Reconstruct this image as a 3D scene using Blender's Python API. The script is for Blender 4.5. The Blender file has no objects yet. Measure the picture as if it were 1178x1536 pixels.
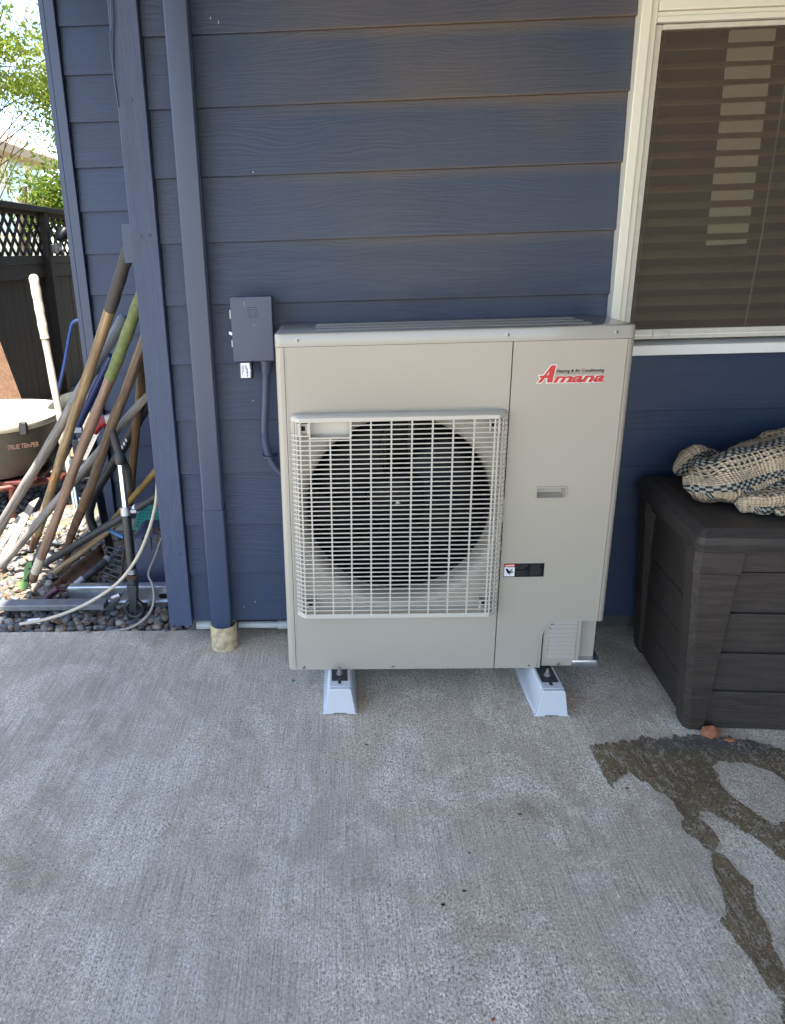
import bpy, bmesh, math, random
from mathutils import Vector, Matrix, noise
R = math.radians
random.seed(7)
scene = bpy.context.scene

# ------------------------------------------------------------------ camera
CAM = Vector((-0.1126, -2.3469, 1.2999))
FWD = Vector((-0.0412747, 0.94368006, -0.32827481))
RGT = Vector((0.9990051, 0.03342434, -0.02952327))
DWN = Vector((-0.01688815, -0.32916677, -0.94412077))
FPX, PPX, PPY = 1121.28, 461.55, 767.87
cam_data = bpy.data.cameras.new('camera')
cam = bpy.data.objects.new('camera', cam_data)
scene.collection.objects.link(cam)
m = Matrix((RGT, -DWN, -FWD)).transposed().to_4x4()
m.translation = CAM
cam.matrix_world = m
cam_data.sensor_fit = 'VERTICAL'
cam_data.sensor_height = 24.0
cam_data.lens = FPX / 1536 * 24.0
cam_data.shift_x = (589 - PPX) / 1536
cam_data.shift_y = 0.0
cam_data.clip_start = 0.05
cam_data.clip_end = 400
scene.camera = cam

# ------------------------------------------------------------------ sky and sun
SUN_EL, SUN_AZ = 68, 183.0          # degrees; azimuth measured from +Y towards +X (high sun behind the photographer)
world = bpy.data.worlds.new('World')
scene.world = world
world.use_nodes = True
wn = world.node_tree
wn.nodes.clear()
sky = wn.nodes.new('ShaderNodeTexSky')
sky.sky_type = 'NISHITA'
sky.sun_disc = False
sky.sun_elevation = R(SUN_EL)
sky.sun_rotation = R(SUN_AZ)
sky.air_density = 1.0
sky.dust_density = 0.9
sky.ozone_density = 1.0
bg = wn.nodes.new('ShaderNodeBackground')
bg.inputs['Strength'].default_value = 0.13
wo = wn.nodes.new('ShaderNodeOutputWorld')
wn.links.new(sky.outputs[0], bg.inputs[0])
wn.links.new(bg.outputs[0], wo.inputs[0])
sun_data = bpy.data.lights.new('sun', 'SUN')
sun_data.energy = 4.2
sun_data.angle = R(0.5)
sun_data.color = (1.0, 0.94, 0.84)
sun = bpy.data.objects.new('sun', sun_data)
scene.collection.objects.link(sun)
sdir = Vector((math.sin(R(SUN_AZ)) * math.cos(R(SUN_EL)), math.cos(R(SUN_AZ)) * math.cos(R(SUN_EL)), math.sin(R(SUN_EL))))
sun.rotation_euler = sdir.to_track_quat('Z', 'Y').to_euler()
sun.location = (0, 0, 12)
scene.view_settings.view_transform = 'Standard'
scene.view_settings.look = 'None'
scene.view_settings.gamma = 1.0
scene.view_settings.exposure = 2.42
scene.view_settings.use_curve_mapping = False
scene.render.engine = 'CYCLES'
scene.cycles.max_bounces = 5
scene.cycles.diffuse_bounces = 3
scene.cycles.glossy_bounces = 3
scene.cycles.transparent_max_bounces = 12

# ------------------------------------------------------------------ helpers
def ray(px, py):
    return FWD + RGT * ((px - PPX) / FPX) + DWN * ((py - PPY) / FPX)
def atY(px, py, Y):
    v = ray(px, py); return CAM + v * ((Y - CAM.y) / v.y)
def atZ(px, py, Z=0.0):
    v = ray(px, py); return CAM + v * ((Z - CAM.z) / v.z)
def atX(px, py, X):
    v = ray(px, py); return CAM + v * ((X - CAM.x) / v.x)

COL = scene.collection
class MB:
    def __init__(s):
        s.v, s.f, s.uv = [], [], None
    def add(s, verts, faces):
        o = len(s.v)
        s.v += [Vector(p) for p in verts]
        s.f += [tuple(i + o for i in f) for f in faces]
        return s
    def box(s, x0, x1, y0, y1, z0, z1):
        return s.add([(x0, y0, z0), (x1, y0, z0), (x1, y1, z0), (x0, y1, z0), (x0, y0, z1), (x1, y0, z1), (x1, y1, z1), (x0, y1, z1)],
                     [(0, 3, 2, 1), (4, 5, 6, 7), (0, 1, 5, 4), (1, 2, 6, 5), (2, 3, 7, 6), (3, 0, 4, 7)])
    def hexa(s, bottom, top):
        return s.add(list(bottom) + list(top), [(0, 3, 2, 1), (4, 5, 6, 7), (0, 1, 5, 4), (1, 2, 6, 5), (2, 3, 7, 6), (3, 0, 4, 7)])
    def prism(s, poly, axis, a, b):
        n = len(poly)
        def mk(p, t):
            if axis == 'y': return (p[0], t, p[1])
            if axis == 'z': return (p[0], p[1], t)
            return (t, p[0], p[1])
        vs = [mk(p, a) for p in poly] + [mk(p, b) for p in poly]
        fs = [tuple(range(n)), tuple(range(2 * n - 1, n - 1, -1))]
        fs += [(i, i + n, (i + 1) % n + n, (i + 1) % n) for i in range(n)]
        return s.add(vs, fs)
    def tube(s, pts, rad, n=10, cap=True, squash=1.0, closed=False):
        pts = [Vector(p) for p in pts]
        k = len(pts)
        if not isinstance(rad, (list, tuple)): rad = [rad] * k
        tang = []
        for i in range(k):
            if closed: t = pts[(i + 1) % k] - pts[i - 1]
            else: t = pts[min(i + 1, k - 1)] - pts[max(i - 1, 0)]
            tang.append(t.normalized())
        ref = Vector((0, 0, 1)) if abs(tang[0].z) < .9 else Vector((1, 0, 0))
        nrm = (ref - tang[0] * ref.dot(tang[0])).normalized()
        vs, fs = [], []
        for i in range(k):
            nrm = (nrm - tang[i] * nrm.dot(tang[i])).normalized()
            bn = tang[i].cross(nrm)
            for j in range(n):
                a = 2 * math.pi * (j + .5) / n
                vs.append(pts[i] + nrm * (math.cos(a) * rad[i]) + bn * (math.sin(a) * rad[i] * squash))
        for i in range(k if closed else k - 1):
            for j in range(n):
                i2 = (i + 1) % k
                fs.append((i * n + j, i * n + (j + 1) % n, i2 * n + (j + 1) % n, i2 * n + j))
        if cap and not closed:
            fs.append(tuple(range(n - 1, -1, -1)))
            fs.append(tuple(range((k - 1) * n, k * n)))
        return s.add(vs, fs)
    def lathe(s, prof, c, axis='z', n=24, close=False):
        c = Vector(c)
        vs, fs = [], []
        for (r, h) in prof:
            for j in range(n):
                a = 2 * math.pi * j / n
                x, y = r * math.cos(a), r * math.sin(a)
                if axis == 'z': p = Vector((x, y, h))
                elif axis == 'y': p = Vector((x, h, y))
                else: p = Vector((h, x, y))
                vs.append(c + p)
        k = len(prof)
        for i in range(k - 1):
            for j in range(n):
                q = (i * n + j, i * n + (j + 1) % n, (i + 1) * n + (j + 1) % n, (i + 1) * n + j)
                fs.append(q if axis == 'z' else q[::-1])
        if close:
            fs.append(tuple(range(n - 1, -1, -1))); fs.append(tuple(range((k - 1) * n, k * n)))
        return s.add(vs, fs)
    def xf(s, mat):
        s.v = [mat @ p for p in s.v]; return s
    def mesh(s, name, mats, smooth=35):
        me = bpy.data.meshes.new(name)
        me.from_pydata([tuple(p) for p in s.v], [], s.f)
        bm = bmesh.new(); bm.from_mesh(me)
        bmesh.ops.recalc_face_normals(bm, faces=bm.faces)
        bm.to_mesh(me); bm.free()
        me.materials.append(mats)
        if smooth:
            me.shade_smooth()
            me.set_sharp_from_angle(angle=R(smooth))
        return me
    def build(s, name, mat, parent=None, bevel=0, seg=2, smooth=35):
        base = parent.get('_base', None) if parent else None
        if parent is not None:
            off = BASE.get(parent.name, Vector((0, 0, 0)))
            s.v = [p - off for p in s.v]
        me = s.mesh(name, mat, smooth)
        o = bpy.data.objects.new(name, me)
        COL.objects.link(o)
        if parent is not None:
            o.parent = parent
            BASE[o.name] = off
        if bevel:
            b = o.modifiers.new('bevel', 'BEVEL'); b.width = bevel; b.segments = seg; b.limit_method = 'ANGLE'; b.angle_limit = R(30)
        return o
BASE = {}
def tag(o, label=None, cat=None, group=None, kind=None):
    if label: o['label'] = label
    if cat: o['category'] = cat
    if group: o['group'] = group
    if kind: o['kind'] = kind
    return o
def thing(name, loc, label, cat, group=None):
    o = bpy.data.objects.new(name, None)
    COL.objects.link(o)
    o.location = loc
    o.empty_display_size = .1
    BASE[o.name] = Vector(loc)
    return tag(o, label, cat, group)
def reuse(name, me, parent, off=(0, 0, 0), rot=None, scale=None):
    o = bpy.data.objects.new(name, me)
    COL.objects.link(o)
    o.parent = parent
    o.location = Vector(off) - BASE.get(parent.name, Vector())
    if rot: o.rotation_euler = rot
    if scale: o.scale = scale
    return o
def text_mesh(txt, size, shear=0, offset=0, extrude=.0006, space=1.0):
    cu = bpy.data.curves.new('lettering', 'FONT')
    cu.body = txt; cu.size = size; cu.shear = shear; cu.offset = offset; cu.extrude = extrude; cu.space_character = space
    cu.resolution_u = 4
    o = bpy.data.objects.new('lettering', cu)
    COL.objects.link(o)
    dg = bpy.context.evaluated_depsgraph_get()
    me = bpy.data.meshes.new_from_object(o.evaluated_get(dg))
    bpy.data.objects.remove(o)
    return me
def text(name, txt, size, mat, parent, mtx, shear=0, offset=0, extrude=.0006, width=None, space=1.0):
    me = text_mesh(txt, size, shear, offset, extrude, space)
    xs = [v.co.x for v in me.vertices]
    s = width / (max(xs) - min(xs)) if width else 1
    x0 = min(xs)
    off = BASE.get(parent.name, Vector())
    for v in me.vertices:
        p = Vector(((v.co.x - x0) * s, v.co.y, v.co.z))
        v.co = (mtx @ p) - off
    me.materials.clear(); me.materials.append(mat)
    o = bpy.data.objects.new(name, me)
    COL.objects.link(o); o.parent = parent
    return o
FRONT = lambda x, y, z: Matrix(((1, 0, 0, x), (0, 0, -1, y), (0, 1, 0, z), (0, 0, 0, 1)))   # text plane facing -Y

# ------------------------------------------------------------------ materials
class NT:
    def __init__(s, name):
        s.m = bpy.data.materials.new(name); s.m.use_nodes = True
        s.t = s.m.node_tree; s.n = s.t.nodes
        s.p = s.n['Principled BSDF']; s.out = s.n['Material Output']
    def new(s, t, **kw):
        n = s.n.new(t)
        for k, v in kw.items(): setattr(n, k, v)
        return n
    def link(s, a, b): s.t.links.new(a, b); return s
    def coords(s, kind='Object', scale=(1, 1, 1), rnd=True):
        if kind == 'World':
            c = s.new('ShaderNodeNewGeometry').outputs['Position']
        else:
            c = s.new('ShaderNodeTexCoord').outputs[kind]
        if rnd:
            oi = s.new('ShaderNodeObjectInfo')
            mul = s.new('ShaderNodeVectorMath', operation='MULTIPLY_ADD')
            s.link(oi.outputs['Random'], mul.inputs[0]); mul.inputs[1].default_value = (17.3, 31.7, 11.9)
            s.link(c, mul.inputs[2]); c = mul.outputs[0]
        mp = s.new('ShaderNodeMapping'); mp.inputs['Scale'].default_value = scale
        s.link(c, mp.inputs[0])
        return mp.outputs[0]
    def noise(s, vec, scale, detail=4, rough=.55, dist=0):
        n = s.new('ShaderNodeTexNoise'); n.inputs['Scale'].default_value = scale; n.inputs['Detail'].default_value = detail
        n.inputs['Roughness'].default_value = rough; n.inputs['Distortion'].default_value = dist
        s.link(vec, n.inputs['Vector']); return n.outputs['Fac']
    def ramp(s, fac, stops, interp='LINEAR'):
        r = s.new('ShaderNodeValToRGB'); r.color_ramp.interpolation = interp
        el = r.color_ramp.elements
        while len(el) < len(stops): el.new(.5)
        for e, (p, c) in zip(el, stops):
            e.position = p; e.color = c if len(c) == 4 else (*c, 1)
        s.link(fac, r.inputs[0]); return r.outputs[0]
    def mix(s, fac, a, b, mode='MIX'):
        n = s.new('ShaderNodeMix', data_type='RGBA', blend_type=mode)
        for sock, val in ((n.inputs[0], fac), (n.inputs[6], a), (n.inputs[7], b)):
            if isinstance(val, (int, float)): sock.default_value = val
            elif isinstance(val, (tuple, list)): sock.default_value = val if len(val) == 4 else (*val, 1)
            else: s.link(val, sock)
        return n.outputs[2]
    def math(s, op, a, b=None, c=None):
        n = s.new('ShaderNodeMath', operation=op)
        for i, v in enumerate((a, b, c)):
            if v is None: continue
            if isinstance(v, (int, float)): n.inputs[i].default_value = v
            else: s.link(v, n.inputs[i])
        return n.outputs[0]
    def bump(s, h, strength=.3, dist=.002, prev=None):
        b = s.new('ShaderNodeBump'); b.inputs['Strength'].default_value = strength; b.inputs['Distance'].default_value = dist
        s.link(h, b.inputs['Height'])
        if prev is not None: s.link(prev, b.inputs['Normal'])
        return b.outputs[0]
    def set(s, color=None, rough=None, metal=None, normal=None, spec=None):
        for k, v in (('Base Color', color), ('Roughness', rough), ('Metallic', metal), ('Normal', normal), ('Specular IOR Level', spec)):
            if v is None: continue
            if isinstance(v, (int, float)): s.p.inputs[k].default_value = v
            elif isinstance(v, (tuple, list)): s.p.inputs[k].default_value = v if len(v) == 4 else (*v, 1)
            else: s.link(v, s.p.inputs[k])
        return s.m

def mat_simple(name, col, rough=.5, metal=0, var=.25, nscale=30, bump=.08, scale=(1, 1, 1), dirt=None, dirt_amt=.4):
    t = NT(name)
    v = t.coords('Object', scale)
    n = t.noise(v, nscale, 5)
    lo = tuple(c * (1 - var) for c in col); hi = tuple(min(1, c * (1 + var)) for c in col)
    c = t.ramp(n, [(.3, lo), (.7, hi)])
    if dirt:
        d = t.noise(v, nscale * .35, 6, .65)
        c = t.mix(t.ramp(d, [(.5, (0, 0, 0)), (.68, (dirt_amt,) * 3)]), c, dirt)
    rr = t.math('MULTIPLY_ADD', n, .25, rough - .12)
    return t.set(c, rr, metal, t.bump(n, bump, .002))

def mat_siding():
    t = NT('painted_siding')
    v = t.coords('Object', (1, 1, 1))
    vs = t.coords('Object', (1.0, 1, 34))
    dn = t.noise(t.coords('Object', (1.3, 1, 4)), 1.6, 2)
    wob = t.new('ShaderNodeVectorMath', operation='ADD')
    comb = t.new('ShaderNodeCombineXYZ'); t.link(t.math('MULTIPLY', dn, 3.2), comb.inputs[2])
    t.link(vs, wob.inputs[0]); t.link(comb.outputs[0], wob.inputs[1])
    g1 = t.noise(wob.outputs[0], 5.0, 4, .62, .25)
    g2 = t.noise(t.coords('Object', (9, 1, 320)), 1.0, 1)
    patch = t.ramp(t.noise(v, 2.3, 3), [(.35, (.25,) * 3), (.65, (1,) * 3)])
    gmask = t.math('MULTIPLY', t.ramp(g1, [(.42, (0,) * 3), (.56, (1,) * 3)]), patch)
    h = t.math('ADD', gmask, t.math('MULTIPLY', g2, .35))
    oi = t.new('ShaderNodeObjectInfo')
    base = t.mix(oi.outputs['Random'], (.023, .039, .082), (.027, .044, .089))
    fade = t.noise(v, 1.1, 3, .6)
    c = t.mix(t.ramp(fade, [(.45, (0,) * 3), (.75, (.3,) * 3)]), base, (.040, .051, .082))
    c = t.mix(t.math('MULTIPLY', gmask, .07), c, (.10, .115, .15))
    spk = t.noise(v, 260, 2)
    c = t.mix(t.ramp(spk, [(.72, (0,) * 3), (.8, (.35,) * 3)]), c, (.25, .27, .3))
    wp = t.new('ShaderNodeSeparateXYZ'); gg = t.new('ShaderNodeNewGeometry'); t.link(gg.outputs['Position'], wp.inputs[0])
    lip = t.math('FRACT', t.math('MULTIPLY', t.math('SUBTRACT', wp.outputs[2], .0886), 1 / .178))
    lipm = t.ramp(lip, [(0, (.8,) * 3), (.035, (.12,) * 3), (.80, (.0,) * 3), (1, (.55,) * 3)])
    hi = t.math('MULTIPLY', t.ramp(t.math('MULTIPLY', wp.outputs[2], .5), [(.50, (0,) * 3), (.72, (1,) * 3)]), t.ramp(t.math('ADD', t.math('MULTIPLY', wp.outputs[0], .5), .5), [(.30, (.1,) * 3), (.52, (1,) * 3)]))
    dust_and_bounce = t.math('MULTIPLY', hi, t.math('ADD', lipm, t.ramp(fade, [(.38, (.12,) * 3), (.62, (.5,) * 3)])))  # dust on lap lips, plus warm bounce light painted as brown on upper boards
    c = t.mix(t.math('MULTIPLY', dust_and_bounce, .9), c, (.122, .095, .073))
    r = t.math('MULTIPLY_ADD', fade, .2, .32)
    return t.set(c, r, 0, t.bump(h, .33, .0013), .35)
def mat_roughboard():
    t = NT('painted_rough_sawn_board')
    v = t.coords('Object', (60, 60, 3.2))
    g = t.noise(v, 2.2, 7, .7, .4)
    v2 = t.coords('Object', (1, 1, .25))
    cr = t.noise(v2, 55, 6, .7)
    c = t.mix(t.ramp(cr, [(.3, (0,) * 3), (.75, (1,) * 3)]), (.030, .046, .096), (.048, .068, .122))
    h = t.math('ADD', g, t.math('MULTIPLY', cr, .8))
    c = t.mix(t.ramp(t.noise(t.coords('Object', (1, 1, 1)), 190, 2), [(.74, (0,) * 3), (.8, (.5,) * 3)]), c, (.3, .31, .33))
    return t.set(c, .58, 0, t.bump(h, .6, .003))
def mat_wood(name, lo, hi, scale=(70, 70, 3), rough=.65, dark=None, bump=.4):
    t = NT(name)
    v = t.coords('Object', (1, 1, 1))
    g = t.noise(t.coords('Object', scale), 1.6, 7, .7, .5)
    c = t.ramp(g, [(.38, tuple(x * .8 for x in lo)), (.62, tuple(min(1, x * 1.12) for x in hi))])
    b = t.noise(v, 5, 4)
    c = t.mix(t.ramp(b, [(.45, (0,) * 3), (.7, (.45,) * 3)]), c, dark or tuple(x * .4 for x in lo))
    s = t.noise(v, 160, 3)
    c = t.mix(t.ramp(s, [(.62, (0,) * 3), (.75, (.35,) * 3)]), c, tuple(x * .3 for x in lo))
    return t.set(c, rough, 0, t.bump(g, bump, .002))
def concrete_nodes(t, wet=False):
    P = lambda sc: t.coords('World', sc, rnd=False)
    w0 = P((1, 1, 1))
    broom = t.noise(P((310, 5, 1)), 1.0, 2, .6, .15)
    crumb = t.noise(P((1.15, .8, 1)), 215, 2, .6, .8)
    big = t.noise(w0, 1.5, 4, .6, .3)
    big2 = t.noise(P((1.25, .9, 1)), 3.6, 7, .76, .7)
    brown = t.noise(P((1, 1, 5)), 3.1, 5, .62)
    fine = t.noise(P((1.4, .7, 1)), 14, 4, .65)
    iso = t.ramp(big, [(.40, (.58,) * 3), (.6, (.88,) * 3)])
    tx = t.mix(iso, broom, crumb)
    if not wet:
        c = t.ramp(tx, [(.36, (.235, .194, .144)), (.46, (.48, .404, .305)), (.54, (.595, .506, .386)), (.64, (.80, .695, .545))])
        c = t.mix(t.ramp(big, [(.36, (.28,) * 3), (.50, (0,) * 3)]), c, (.30, .260, .212))
        c = t.mix(t.math('MULTIPLY', t.ramp(fine, [(.46, (0,) * 3), (.64, (.30,) * 3)]), t.ramp(big2, [(.38, (1,) * 3), (.52, (.1,) * 3)])), c, (.205, .182, .155))
        blot = t.math('MULTIPLY', t.ramp(big2, [(.49, (0,) * 3), (.57, (.75,) * 3)]), t.ramp(crumb, [(.34, (.1,) * 3), (.54, (1,) * 3)]))
        c = t.mix(t.math('MULTIPLY', blot, 1.2), c, (1.30, 1.345, 1.44), 'MULTIPLY')
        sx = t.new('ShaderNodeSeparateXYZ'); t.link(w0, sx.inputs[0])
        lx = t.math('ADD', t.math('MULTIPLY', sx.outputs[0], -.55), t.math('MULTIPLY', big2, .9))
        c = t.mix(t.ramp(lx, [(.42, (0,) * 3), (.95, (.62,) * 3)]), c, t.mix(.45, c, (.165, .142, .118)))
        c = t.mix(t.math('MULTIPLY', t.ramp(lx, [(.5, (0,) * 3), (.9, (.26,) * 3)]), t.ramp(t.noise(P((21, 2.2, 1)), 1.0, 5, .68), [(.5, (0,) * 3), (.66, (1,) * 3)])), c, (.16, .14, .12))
        c = t.mix(t.ramp(brown, [(.55, (0,) * 3), (.72, (.55,) * 3)]), c, (.22, .145, .075))
    else:
        c = t.ramp(tx, [(.34, (.085, .061, .033)), (.50, (.235, .174, .098)), (.66, (.44, .35, .22))])
        c = t.mix(t.ramp(big2, [(.40, (.5,) * 3), (.56, (0,) * 3)]), c, (.066, .050, .031))
        sx = t.new('ShaderNodeSeparateXYZ'); t.link(w0, sx.inputs[0])
        up = t.math('ADD', sx.outputs[1], t.math('MULTIPLY', big2, .22))
        gm = t.math('MULTIPLY', t.ramp(t.math('ADD', up, 1.0), [(.44, (0,) * 3), (.52, (1,) * 3)]), t.ramp(sx.outputs[0], [(.66, (0,) * 3), (.80, (1,) * 3)]))
        c = t.mix(gm, c, t.ramp(tx, [(.32, (.065, .064, .060)), (.7, (.165, .162, .152))]))
    return c, tx
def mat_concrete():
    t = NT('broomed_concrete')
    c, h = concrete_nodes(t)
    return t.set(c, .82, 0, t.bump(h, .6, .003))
def mat_wet():
    t = NT('wet_concrete')
    c, h = concrete_nodes(t, True)
    t.set(c, .55, 0, t.bump(h, .6, .003), .3)
    tr = t.new('ShaderNodeBsdfTransparent'); mx = t.new('ShaderNodeMixShader')
    dry = t.math('ADD', t.math('MULTIPLY', h, .75), t.math('MULTIPLY', t.noise(t.coords('World', (1.6, 1, 1), rnd=False), 26, 4, .65), .5))
    t.link(t.ramp(dry, [(.60, (1,) * 3), (.68, (.25,) * 3)]), mx.inputs[0])
    t.link(tr.outputs[0], mx.inputs[1]); t.link(t.p.outputs[0], mx.inputs[2]); t.link(mx.outputs[0], t.out.inputs[0])
    return t.m
def mat_paint(name, col, rough=.38, bump=.05, dirt=.12):
    t = NT(name)
    v = t.coords('Object', (1, 1, 1), rnd=False)
    n = t.noise(v, 900, 2)
    d = t.noise(v, 3.0, 6, .6)
    c = t.mix(t.ramp(d, [(.45, (0,) * 3), (.75, (dirt,) * 3)]), col, tuple(x * .72 for x in col))
    return t.set(c, t.math('MULTIPLY_ADD', d, .16, rough - .08), 0, t.bump(n, bump, .0006))
def mat_stone():
    t = NT('river_stone')
    oi = t.new('ShaderNodeObjectInfo')
    c = t.ramp(oi.outputs['Random'], [(0, (.10, .11, .12)), (.2, (.16, .155, .145)), (.4, (.075, .08, .09)), (.55, (.24, .19, .14)), (.7, (.13, .125, .12)), (.82, (.20, .135, .11)), (.93, (.31, .28, .23))], 'CONSTANT')
    v = t.coords('Object', (1, 1, 1))
    n = t.noise(v, 3.0, 6, .6)
    c = t.mix(t.ramp(n, [(.4, (0,) * 3), (.7, (.5,) * 3)]), c, (.06, .055, .05))
    return t.set(c, .6, 0, t.bump(t.noise(v, 14, 4), .25, .05))
def mat_gravel():
    t = NT('small_gravel')
    v = t.coords('World', (1, 1, 1), rnd=False)
    vo = t.new('ShaderNodeTexVoronoi'); vo.inputs['Scale'].default_value = 34; t.link(v, vo.inputs['Vector'])
    c = t.mix(.75, t.ramp(t.noise(v, 3, 5), [(.3, (.11, .09, .065)), (.7, (.22, .18, .13))]), vo.outputs['Color'], 'MULTIPLY')
    c = t.mix(.5, c, (.17, .14, .10))
    return t.set(c, .9, 0, t.bump(vo.outputs['Distance'], .9, .01))
def mat_leaf(name, a, b, cc):
    t = NT(name)
    v = t.coords('World', (1, 1, 1), rnd=False)
    n = t.noise(v, 1.7, 3)
    f = t.noise(v, 14, 2)
    c = t.mix(t.ramp(f, [(.35, (0,) * 3), (.65, (1,) * 3)]), a, b)
    c = t.mix(t.ramp(n, [(.55, (0,) * 3), (.72, (.7,) * 3)]), c, cc)
    df = t.new('ShaderNodeBsdfDiffuse'); tr = t.new('ShaderNodeBsdfTranslucent'); mx = t.new('ShaderNodeMixShader')
    t.link(c, df.inputs[0]); t.link(t.mix(.5, c, (.32, .36, .05)), tr.inputs[0]); mx.inputs[0].default_value = .55
    t.link(df.outputs[0], mx.inputs[1]); t.link(tr.outputs[0], mx.inputs[2]); t.link(mx.outputs[0], t.out.inputs[0])
    return t.m
def mat_screen():
    t = NT('insect_screen_mesh')
    v = t.coords('Object', (1, 1, 1), rnd=False)
    n = t.noise(v, 420, 2)
    g = t.noise(v, 4, 4)
    tr = t.new('ShaderNodeBsdfTransparent'); mx = t.new('ShaderNodeMixShader')
    t.set(t.ramp(n, [(.3, (.065, .047, .033)), (.7, (.15, .112, .080))]), .8)
    f = t.math('MULTIPLY_ADD', n, .25, .22)
    t.link(f, mx.inputs[0])
    t.link(tr.outputs[0], mx.inputs[1]); t.link(t.p.outputs[0], mx.inputs[2]); t.link(mx.outputs[0], t.out.inputs[0])
    return t.m
def mat_glass():
    t = NT('window_glass')
    tr = t.new('ShaderNodeBsdfTransparent'); gl = t.new('ShaderNodeBsdfGlossy'); mx = t.new('ShaderNodeMixShader'); fr = t.new('ShaderNodeFresnel')
    tr.inputs[0].default_value = (.86, .88, .86, 1); gl.inputs['Roughness'].default_value = .02
    fr.inputs[0].default_value = 1.45
    t.link(fr.outputs[0], mx.inputs[0]); t.link(tr.outputs[0], mx.inputs[1]); t.link(gl.outputs[0], mx.inputs[2]); t.link(mx.outputs[0], t.out.inputs[0])
    return t.m
def mat_clearplastic():
    t = NT('clear_plastic_wrap')
    tr = t.new('ShaderNodeBsdfTransparent'); gl = t.new('ShaderNodeBsdfGlossy'); mx = t.new('ShaderNodeMixShader')
    v = t.coords('Object'); b = t.bump(t.noise(v, 40, 4), .8, .01); t.link(b, gl.inputs['Normal'])
    tr.inputs[0].default_value = (.8, .82, .84, 1); gl.inputs['Roughness'].default_value = .15; mx.inputs[0].default_value = .35
    t.link(tr.outputs[0], mx.inputs[1]); t.link(gl.outputs[0], mx.inputs[2]); t.link(mx.outputs[0], t.out.inputs[0])
    return t.m
def mat_rug():
    t = NT('woven_cream_and_black')
    uv = t.new('ShaderNodeUVMap'); uv.uv_map = 'UVMap'
    sp = t.new('ShaderNodeSeparateXYZ'); t.link(uv.outputs[0], sp.inputs[0])
    u, v = sp.outputs[0], sp.outputs[1]
    fr = lambda x, s: t.math('FRACT', t.math('MULTIPLY', x, s))
    gt = lambda x, k: t.math('GREATER_THAN', x, k)
    mul = lambda a, b: t.math('MULTIPLY', a, b)
    cell = 1 / .0085
    a2 = gt(fr(u, cell / 2), .5); b2 = gt(fr(v, cell / 2), .5)
    chk = t.math('ABSOLUTE', t.math('SUBTRACT', a2, b2))
    sq = mul(gt(fr(u, cell / 1.8), .48), gt(fr(v, cell / 1.8), .52))
    band = t.math('FRACT', t.math('MULTIPLY', v, 1 / .125))
    isA = t.math('LESS_THAN', band, .34)                                  # dark hound's-tooth
    isB = gt(band, .70)                                                    # black squares on cream
    n = t.noise(t.coords('Object', (1, 1, 1), rnd=False), 90, 3)
    cream = t.ramp(n, [(.3, (.40, .30, .19)), (.7, (.62, .50, .35))])
    rib = t.ramp(fr(u, cell * 1.1), [(0, (.6,) * 3), (.25, (1,) * 3), (.8, (1,) * 3), (1, (.55,) * 3)])
    ribv = t.ramp(fr(v, cell * 1.1), [(0, (.65,) * 3), (.2, (1,) * 3), (.8, (1,) * 3), (1, (.65,) * 3)])
    cw = t.mix(1, t.mix(1, cream, rib, 'MULTIPLY'), ribv, 'MULTIPLY')
    grey = (.30, .29, .25)
    cA = t.mix(chk, (.012, .015, .014), grey)
    cB = t.mix(sq, cw, (.014, .016, .016))
    c = t.mix(isB, t.mix(isA, cw, cA), cB)
    h = t.math('ADD', t.math('SINE', mul(u, cell * 6.28)), t.math('SINE', mul(v, cell * 6.28)))
    return t.set(c, .75, 0, t.bump(h, .5, .002))

M = {}
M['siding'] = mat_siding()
M['rough'] = mat_roughboard()
M['navy'] = mat_paint('navy_metal_paint', (.035, .051, .098), .36, .1, .25)
M['navyflat'] = mat_simple('navy_trim_paint', (.034, .050, .096), .42, 0, .08, 20, .05)
M['concrete'] = mat_concrete()
M['wet'] = mat_wet()
M['beige'] = mat_paint('beige_powder_coat', (.382, .342, .280), .36, .08, .06)
M['beigelid'] = mat_paint('beige_gloss_coat', (.37, .345, .305), .13, .02, .06)
M['beige2'] = mat_paint('beige_grille_plastic', (.53, .485, .415), .42, .05, .06)
M['white'] = mat_paint('white_rail_plastic', (.58, .595, .62), .38, .06, .06)
M['vinyl'] = mat_paint('window_vinyl', (.74, .70, .60), .35, .03, .2)
M['vinylw'] = mat_paint('window_vinyl_white', (.78, .77, .74), .35, .03, .2)
M['alu'] = mat_simple('screen_frame_aluminium', (.55, .52, .45), .45, 0, .08, 40, .03)
M['slat'] = mat_simple('blind_slat', (.60, .42, .27), .5, 0, .08, 12, .02)
M['room'] = mat_simple('room_wall', (.25, .21, .17), .8, 0, .05, 3, 0)
M['black'] = mat_simple('black_plastic', (.018, .019, .022), .45, 0, .25, 30, .06)
M['fan'] = mat_simple('fan_plastic', (.005, .0055, .009), .4, 0, .15, 30, .02)
M['fan'].node_tree.nodes['Principled BSDF'].inputs['Specular IOR Level'].default_value = .15
M['dark'] = mat_simple('dark_coil', (.006, .006, .007), .6, .2, .2, 60, .05)
M['steel'] = mat_simple('zinc_steel', (.40, .41, .43), .5, 1, .12, 60, .04)
M['galv'] = mat_simple('galvanised_steel', (.60, .63, .68), .34, .95, .14, 18, .04, dirt=(.16, .14, .12))
M['deckgrey'] = mat_simple('scooter_deck_paint', (.15, .155, .165), .5, .3, .2, 30, .08)
M['darksteel'] = mat_simple('dark_steel', (.05, .054, .062), .5, .5, .3, 40, .1)
M['chrome'] = mat_simple('chrome_tube', (.72, .74, .78), .16, 1, .06, 30, .02)
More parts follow.
